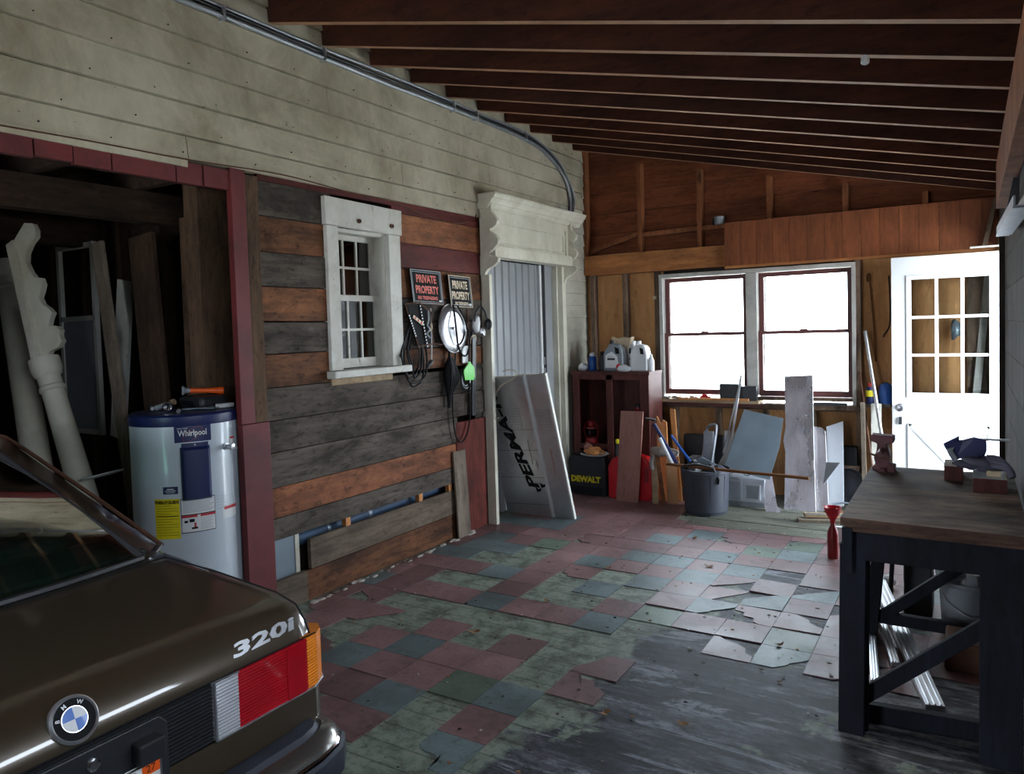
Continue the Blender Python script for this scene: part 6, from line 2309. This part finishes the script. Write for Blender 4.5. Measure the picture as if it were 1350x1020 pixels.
# overhead rail at the right
mb = MB()
ra, rb = Vector((.158, 4.15, 1.955)), Vector((.180, 3.1, 1.955))
rd = (rb - ra).normalized()
mb.bar(ra, rb, .012, .07, 'galv')
mb.bar(ra + Vector((-.03, 0, -.035)), rb + Vector((-.03, 0, -.035)), .05, .008, 'galv')
mb.bar(ra + Vector((-.05, 0, -.015)), rb + Vector((-.05, 0, -.015)), .006, .04, 'galv')
tr = thing('door_track', 'galvanised steel door track fixed high along the right wall', 'rail', ra)
mb.build('track_channel', tr)
mb = MB()
for t_ in (.15, .3, .55):
    p = ra + (rb - ra) * t_
    mb.cyl(p + Vector((-.007, 0, .02)), p + Vector((-.014, 0, .02)), .009, 'alu', 10)
mb.build('bolt_heads', tr)
mb = MB()
mb.box((.13, 4.16, 1.96), (RX, 4.22, 2.17), 'blackpl') if False else mb.bar((.15, 4.1, 1.97), (.188, 4.1, 2.17), .04, .04, 'blackpl')
mb.build('hanger_bracket', tr)
mb = MB()
mb.box((.0, 6.50, 2.055), (RX, 6.56, 2.065), 'casing')  # pale strip put in for the sliver of daylight over the door
tag(mb.build('daylight_sliver_strip', None, (.1, 6.5, 2.06)), 'thin pale strip standing in for daylight above the right corner of the open door', 'strip')
mb = MB()
mb.bar((.03, 4.9, .86), (RX - .002, 4.9, .86), .012, .012, 'alu')
tag(mb.build('small_rod', None, (.1, 4.9, .86)), 'small metal rod sticking out of the right wall above the bench', 'rod')

# ================================================================== WORKBENCH
bn = thing('workbench', 'dark blue-black wooden workbench with a worn plywood top along the right wall', 'workbench', (-.12, 3.5, 0))
mb = MB()
mb.prism((0, 0, .800), (1, 0, 0), (0, 1, 0), (0, 0, 1), [(-.408, 2.915), (.165, 2.89), (.165, 4.02), (-.415, 4.02)], .030, 'benchtop', 'plyedge')
mb.build('bench_top', bn, bevel=.002)
mb = MB()
mb.box((-.395, 2.935, .775), (.16, 2.955, .799), 'plyedge')
mb.box((-.39, 2.96, .665), (.155, 3.0, .79), 'bench')
mb.build('front_apron', bn, bevel=.003)
mb = MB()
mb.box((-.405, 2.93, .62), (-.37, 4.0, .79), 'bench')
mb.build('side_apron', bn, bevel=.003)
legs = [((-.385, 2.985, 0), (-.372, 2.985, .72), .088, .05), ((.085, 2.985, 0), (.088, 2.985, .72), .125, .05), ((-.42, 3.97, 0), (-.355, 3.97, .72), .055, .09), ((.10, 3.97, 0), (.10, 3.97, .72), .055, .09)]
for a, b_, w, t_ in legs:
    mb = MB()
    mb.bar(a, b_, w, t_, 'bench', up=(0, 1, 0))
    if a[1] < 3.2:
        mb.bar((a[0] + .028, a[1] + .035, a[2]), (b_[0] + .028, b_[1] + .035, b_[2]), .05, .03, 'bench', up=(0, 1, 0))
    mb.build('leg', bn, bevel=.003)
mb = MB()
mb.bar((-.37, 3.055, .09), (.06, 3.055, .47), .03, .055, 'bench', up=(0, 1, 0)) if False else mb.bar((-.37, 3.045, .10), (.06, 3.045, .475), .055, .03, 'bench', up=(0, 1, 0))
mb.build('front_brace', bn, bevel=.003)
mb = MB()
mb.bar((-.39, 3.97, .085), (-.02, 3.97, .41), .05, .035, 'bench', up=(0, 1, 0))
mb.build('back_brace', bn, bevel=.003)
mb = MB()
mb.box((-.37, 3.95, .07), (.10, 3.99, .125), 'bench')
mb.build('back_rail', bn, bevel=.003)
mb = MB()
mb.bar((-.365, 3.10, .035), (.08, 3.15, .035), .04, .07, 'bench')
mb.build('bottom_rail', bn, bevel=.003)
# vise
vs_ = thing('bench_vise', 'maroon cast iron vise on the far left corner of the workbench', 'vise', (-.355, 3.95, .83))
mb = MB()
mb.prism((-.357, 3.90, .83), (1, 0, 0), (0, 0, 1), (0, 1, 0), [(-.045, 0), (.045, 0), (.040, .02), (.028, .03), (.034, .07), (.026, .10), (.020, .125), (.05, .135), (.05, .165), (-.05, .17), (-.052, .14), (-.022, .128), (-.026, .09), (-.038, .06), (-.03, .03), (-.042, .02)], .08, 'vise')
mb.build('vise_body', vs_, bevel=.006)
mb = MB()
mb.cyl((-.357, 3.98, .93), (-.357, 3.78, .925), .014, 'vise', 12)
mb.tube([(-.40, 3.80, .925), (-.32, 3.80, .90)], .005, 'barerust', 8)
mb.build('vise_screw', vs_)
mb = MB()
mb.box((-.335, 3.86, .83), (-.30, 3.93, .865), 'vise')
mb.box((-.375, 3.84, .83), (-.34, 3.87, .85), 'vise')
mb.build('vise_base', vs_, bevel=.005)
# blocks and gloves on the bench
mb = MB()
mb.box((-.100, 3.76, .831), (-.028, 3.93, .895), 'cabinet')
mb.box((-.100, 3.76, .895), (-.028, 3.93, .897), 'gunk')
tag(mb.build('wood_block', None, (-.06, 3.85, .83), bevel=.003), 'dark wood block with a pale top at the left of the bench clutter', 'block')
mb = MB()
mb.box((.008, 3.55, .831), (.125, 3.74, .889), 'cabinet')
mb.box((.008, 3.55, .889), (.125, 3.74, .891), 'acgrey')
tag(mb.build('wood_block', None, (.07, 3.64, .83), bevel=.003), 'wide dark wood block under the grey gloves on the bench', 'block')
mb = MB()


def sheetfold(u, v):
    return Vector((-.10 + .15 * u, 3.78 + .10 * v, .93 + .03 * math.sin(u * 9 + v * 3) + .05 * u * v + .035 * v))


mb.prism((-.106, 3.80, .90), (1, 0, 0), (0, 0, 1), (0, 1, 0), [(.0, .085), (.03, .03), (.05, .0), (.075, .02), (.075, .075), (.06, .105), (.058, .125)], .02, 'bluebag')
mb.prism((-.05, 3.80, .90), (1, 0, 0), (0, 0, 1), (0, 1, 0), [(.0, .02), (.09, .01), (.108, .06), (.105, .105), (.06, .115), (.02, .10), (-.01, .10)], .03, 'bluebag')
mb.prism((-.09, 3.785, .90), (1, 0, 0), (0, 0, 1), (0, 1, 0), [(.0, .06), (.02, .03), (.04, .0), (.05, .02), (.03, .05), (.035, .075)], .01, 'acgrey')
tag(mb.build('blue_plastic_sheet', None, (-.03, 3.82, .9), bevel=.005, rough=.012), 'folded dark blue plastic sheet piled on the bench blocks', 'plastic sheet')
gl_ = thing('work_gloves', 'grey leather work gloves lying on the wide bench block', 'gloves', (.07, 3.65, .89))
mb = MB()
mb.ball((.05, 3.66, .93), .055, 'glove', 20, (1.35, .8, .55), .5, 31)
for k, (dx, dz) in enumerate(((.0, .03), (.02, .02), (.045, .005), (.06, -.02))):
    mb.tube([(.06 + dx * .3, 3.64 - k * .008, .945 + dz * .5), (.10 + dx * .4, 3.62 - k * .01, .94 + dz * .6), (.135 + dx * .15, 3.60 - k * .01, .905 + dz * .4)], [.014] * 13, 'glove', 8, smooth=6)
mb.build('glove', gl_, smooth=60)
mb = MB()
mb.ball((-.005, 3.68, .925), .045, 'glove', 18, (1.2, .9, .5), .5, 12)
mb.build('glove_cuff', gl_, smooth=60)
mb = MB()
mb.box((.055, 3.585, .892), (.105, 3.61, .915), 'signcream')
tag(mb.build('small_tag', None, (.08, 3.6, .89), bevel=.002), 'small cream tag on the front of the wide bench block', 'tag')

# under the bench
def extr(p0, p1, w, h, m, label):
    mb = MB()
    mb.bar(p0, p1, w, h, m)
    d = (Vector(p1) - Vector(p0)).normalized()
    s_ = d.cross(Vector((0, 0, 1))).normalized()
    for k in (-.3, 0, .3):
        mb.bar(Vector(p0) + s_ * w * k + Vector((0, 0, h / 2 + .003)), Vector(p1) + s_ * w * k + Vector((0, 0, h / 2 + .003)), .006, .006, m)
    return tag(mb.build('metal_profile', None, p0, bevel=.001), label, 'metal profile')


extr((-.345, 3.40, .02), (-.407, 3.88, .02), .035, .02, 'alu', 'ribbed aluminium profile nearest the left bench leg')
extr((-.12, 3.27, .02), (-.45, 4.65, .05), .07, .03, 'alu', 'wide ribbed aluminium profile lying diagonally under the bench')
extr((-.285, 3.62, .02), (-.44, 4.30, .06), .035, .02, 'alu', 'narrow aluminium profile between the other two under the bench')
mb = MB()
mb.box((-.30, 4.30, 0), (-.17, 4.55, .42), 'blackpl')
tag(mb.build('dark_crate', None, (-.22, 4.36, 0), bevel=.01), 'tall dark crate standing behind the bench brace', 'crate')
mb = MB()
mb.tube([(-.37, 4.6, .33), (-.365, 4.6, .45), (-.36, 4.62, .50)], .018, 'yellow', 8)
mb.tube([(-.385, 4.6, .003), (-.37, 4.6, .33)], .012, 'wire', 8)
tag(mb.build('yellow_handle', None, (-.37, 4.6, .36)), 'yellow tool handle showing behind the left bench leg', 'handle')
mb = MB()
mb.ball((-.42, 4.72, .04), .045, 'jugw', 12, (1.2, 1, .7), .4, 3)
tag(mb.build('white_lump', None, (-.42, 4.72, 0.02), smooth=50), 'crumpled white paper on the floor behind the bench', 'paper')
bk = thing('plastic_bucket', 'dull white bucket under the back of the bench', 'bucket', (.0, 4.24, 0))
mb = MB()
mb.lathe((.0, 4.24, 0), (0, 0, 1), [(.12, 0), (.125, .01), (.14, .24), (.146, .245), (.146, .26), (.138, .262), (.122, .02), (.001, .015)], 'acgrey', 32)
mb.build('bucket_wall', bk, smooth=40)
mb = MB()
mb.tube([(-.145, 4.24, .24), (-.10, 4.14, .17), (.0, 4.09, .12), (.10, 4.14, .17), (.145, 4.24, .24)], .004, 'steel', 6, smooth=4)
mb.build('bucket_handle', bk)
mb = MB()
mb.ball((.0, 4.24, .27), .105, 'acgrey', 18, (1.1, 1, .6), .9, 8)
tag(mb.build('pale_rags', None, (-.02, 4.24, .24), smooth=40), 'pale rags heaped in the bucket under the bench', 'rags')
mb = MB()
mb.box((-.10, 3.70, 0), (.12, 3.92, .13), 'barerust')
tag(mb.build('brown_crate', None, (.0, 3.8, 0), bevel=.01), 'low brown crate on the floor under the right of the bench', 'crate')

# dry leaves and chips on the floor
lr = random.Random(5)
spots = [((-2.17, 3.07), 'curled dry leaf on the green patch right of the car bumper, largest of the scraps', 1.5), ((-2.05, 3.62), 'leaf scrap on the tiles in front of the long tile edge, nearest the plank wall', 1.0),
         ((-1.25, 2.65), 'leaf scrap on the dark boards in the near foreground, centre of the photo', 1.2), ((-.95, 2.72), 'leaf scrap on the dark boards closest to the near bench leg', 1.1),
         ((-1.42, 4.62), 'leaf scrap in the middle of the red and green tiles', 1.3), ((-1.98, 4.3), 'leaf scrap on the tiles out from the foot of the plank wall', .9),
         ((-1.7, 5.2), 'leaf scrap on the far tiles before the charcoal tub', 1.0), ((-.78, 3.62), 'leaf scrap on the curled tiles by the bench', .9)]
for (x, y), lab, s_ in spots:
    mb = MB()
    pts = [(-.018, -.006), (-.008, -.014), (.006, -.010), (.02, -.012), (.026, .0), (.012, .006), (.008, .016), (-.006, .010), (-.02, .012)]
    i = mb.mi('leaf')
    an = lr.uniform(0, 6.28)
    ca, sa_ = math.cos(an), math.sin(an)
    V = [mb.bm.verts.new((x + s_ * (a * ca - b_ * sa_), y + s_ * (a * sa_ + b_ * ca), .009 + 18 * (a * a) + 6 * b_ * b_)) for a, b_ in [(p[0] * lr.uniform(.8, 1.2), p[1] * lr.uniform(.7, 1.2)) for p in pts]]
    c0 = mb.bm.verts.new((x, y, .007))
    for q in range(len(V)):
        mb.face([V[q], V[(q + 1) % len(V)], c0], i)
    ex = bmesh.ops.extrude_face_region(mb.bm, geom=mb.bm.faces[:])
    for v in [g for g in ex['geom'] if isinstance(g, bmesh.types.BMVert)]:
        v.co.z -= .0012
    tag(mb.build('dry_leaf', None, (x, y, .006)), lab, 'leaf', 'leaf scraps on the floor')

# grit and flakes on the floor, too many to count
mb = MB()
gr = random.Random(21)
for k in range(420):
    x, y = gr.uniform(-3.1, .05), gr.uniform(1.9, 6.2)
    if x > -.5 and 2.8 < y < 4.2:
        continue
    s_ = gr.uniform(.003, .010)
    m = gr.choice(['gunk', 'leaf', 'greyw', 'blackmat', 'plank_g2', 'leaf'])
    a0 = gr.uniform(0, 6.28)
    n_ = gr.choice([4, 5, 6])
    pts = [(s_ * gr.uniform(.6, 1.4) * math.cos(a0 + q * 2 * PI / n_), s_ * gr.uniform(.4, 1.2) * math.sin(a0 + q * 2 * PI / n_)) for q in range(n_)]
    mb.prism((x, y, .0055), (1, 0, gr.uniform(-.15, .15)), (0, 1, gr.uniform(-.15, .15)), (0, 0, 1), pts, gr.uniform(.001, .003), m)
tag(mb.build('floor_grit'), 'grit, paint flakes and splinters scattered over the old floor', 'debris', kind='stuff')
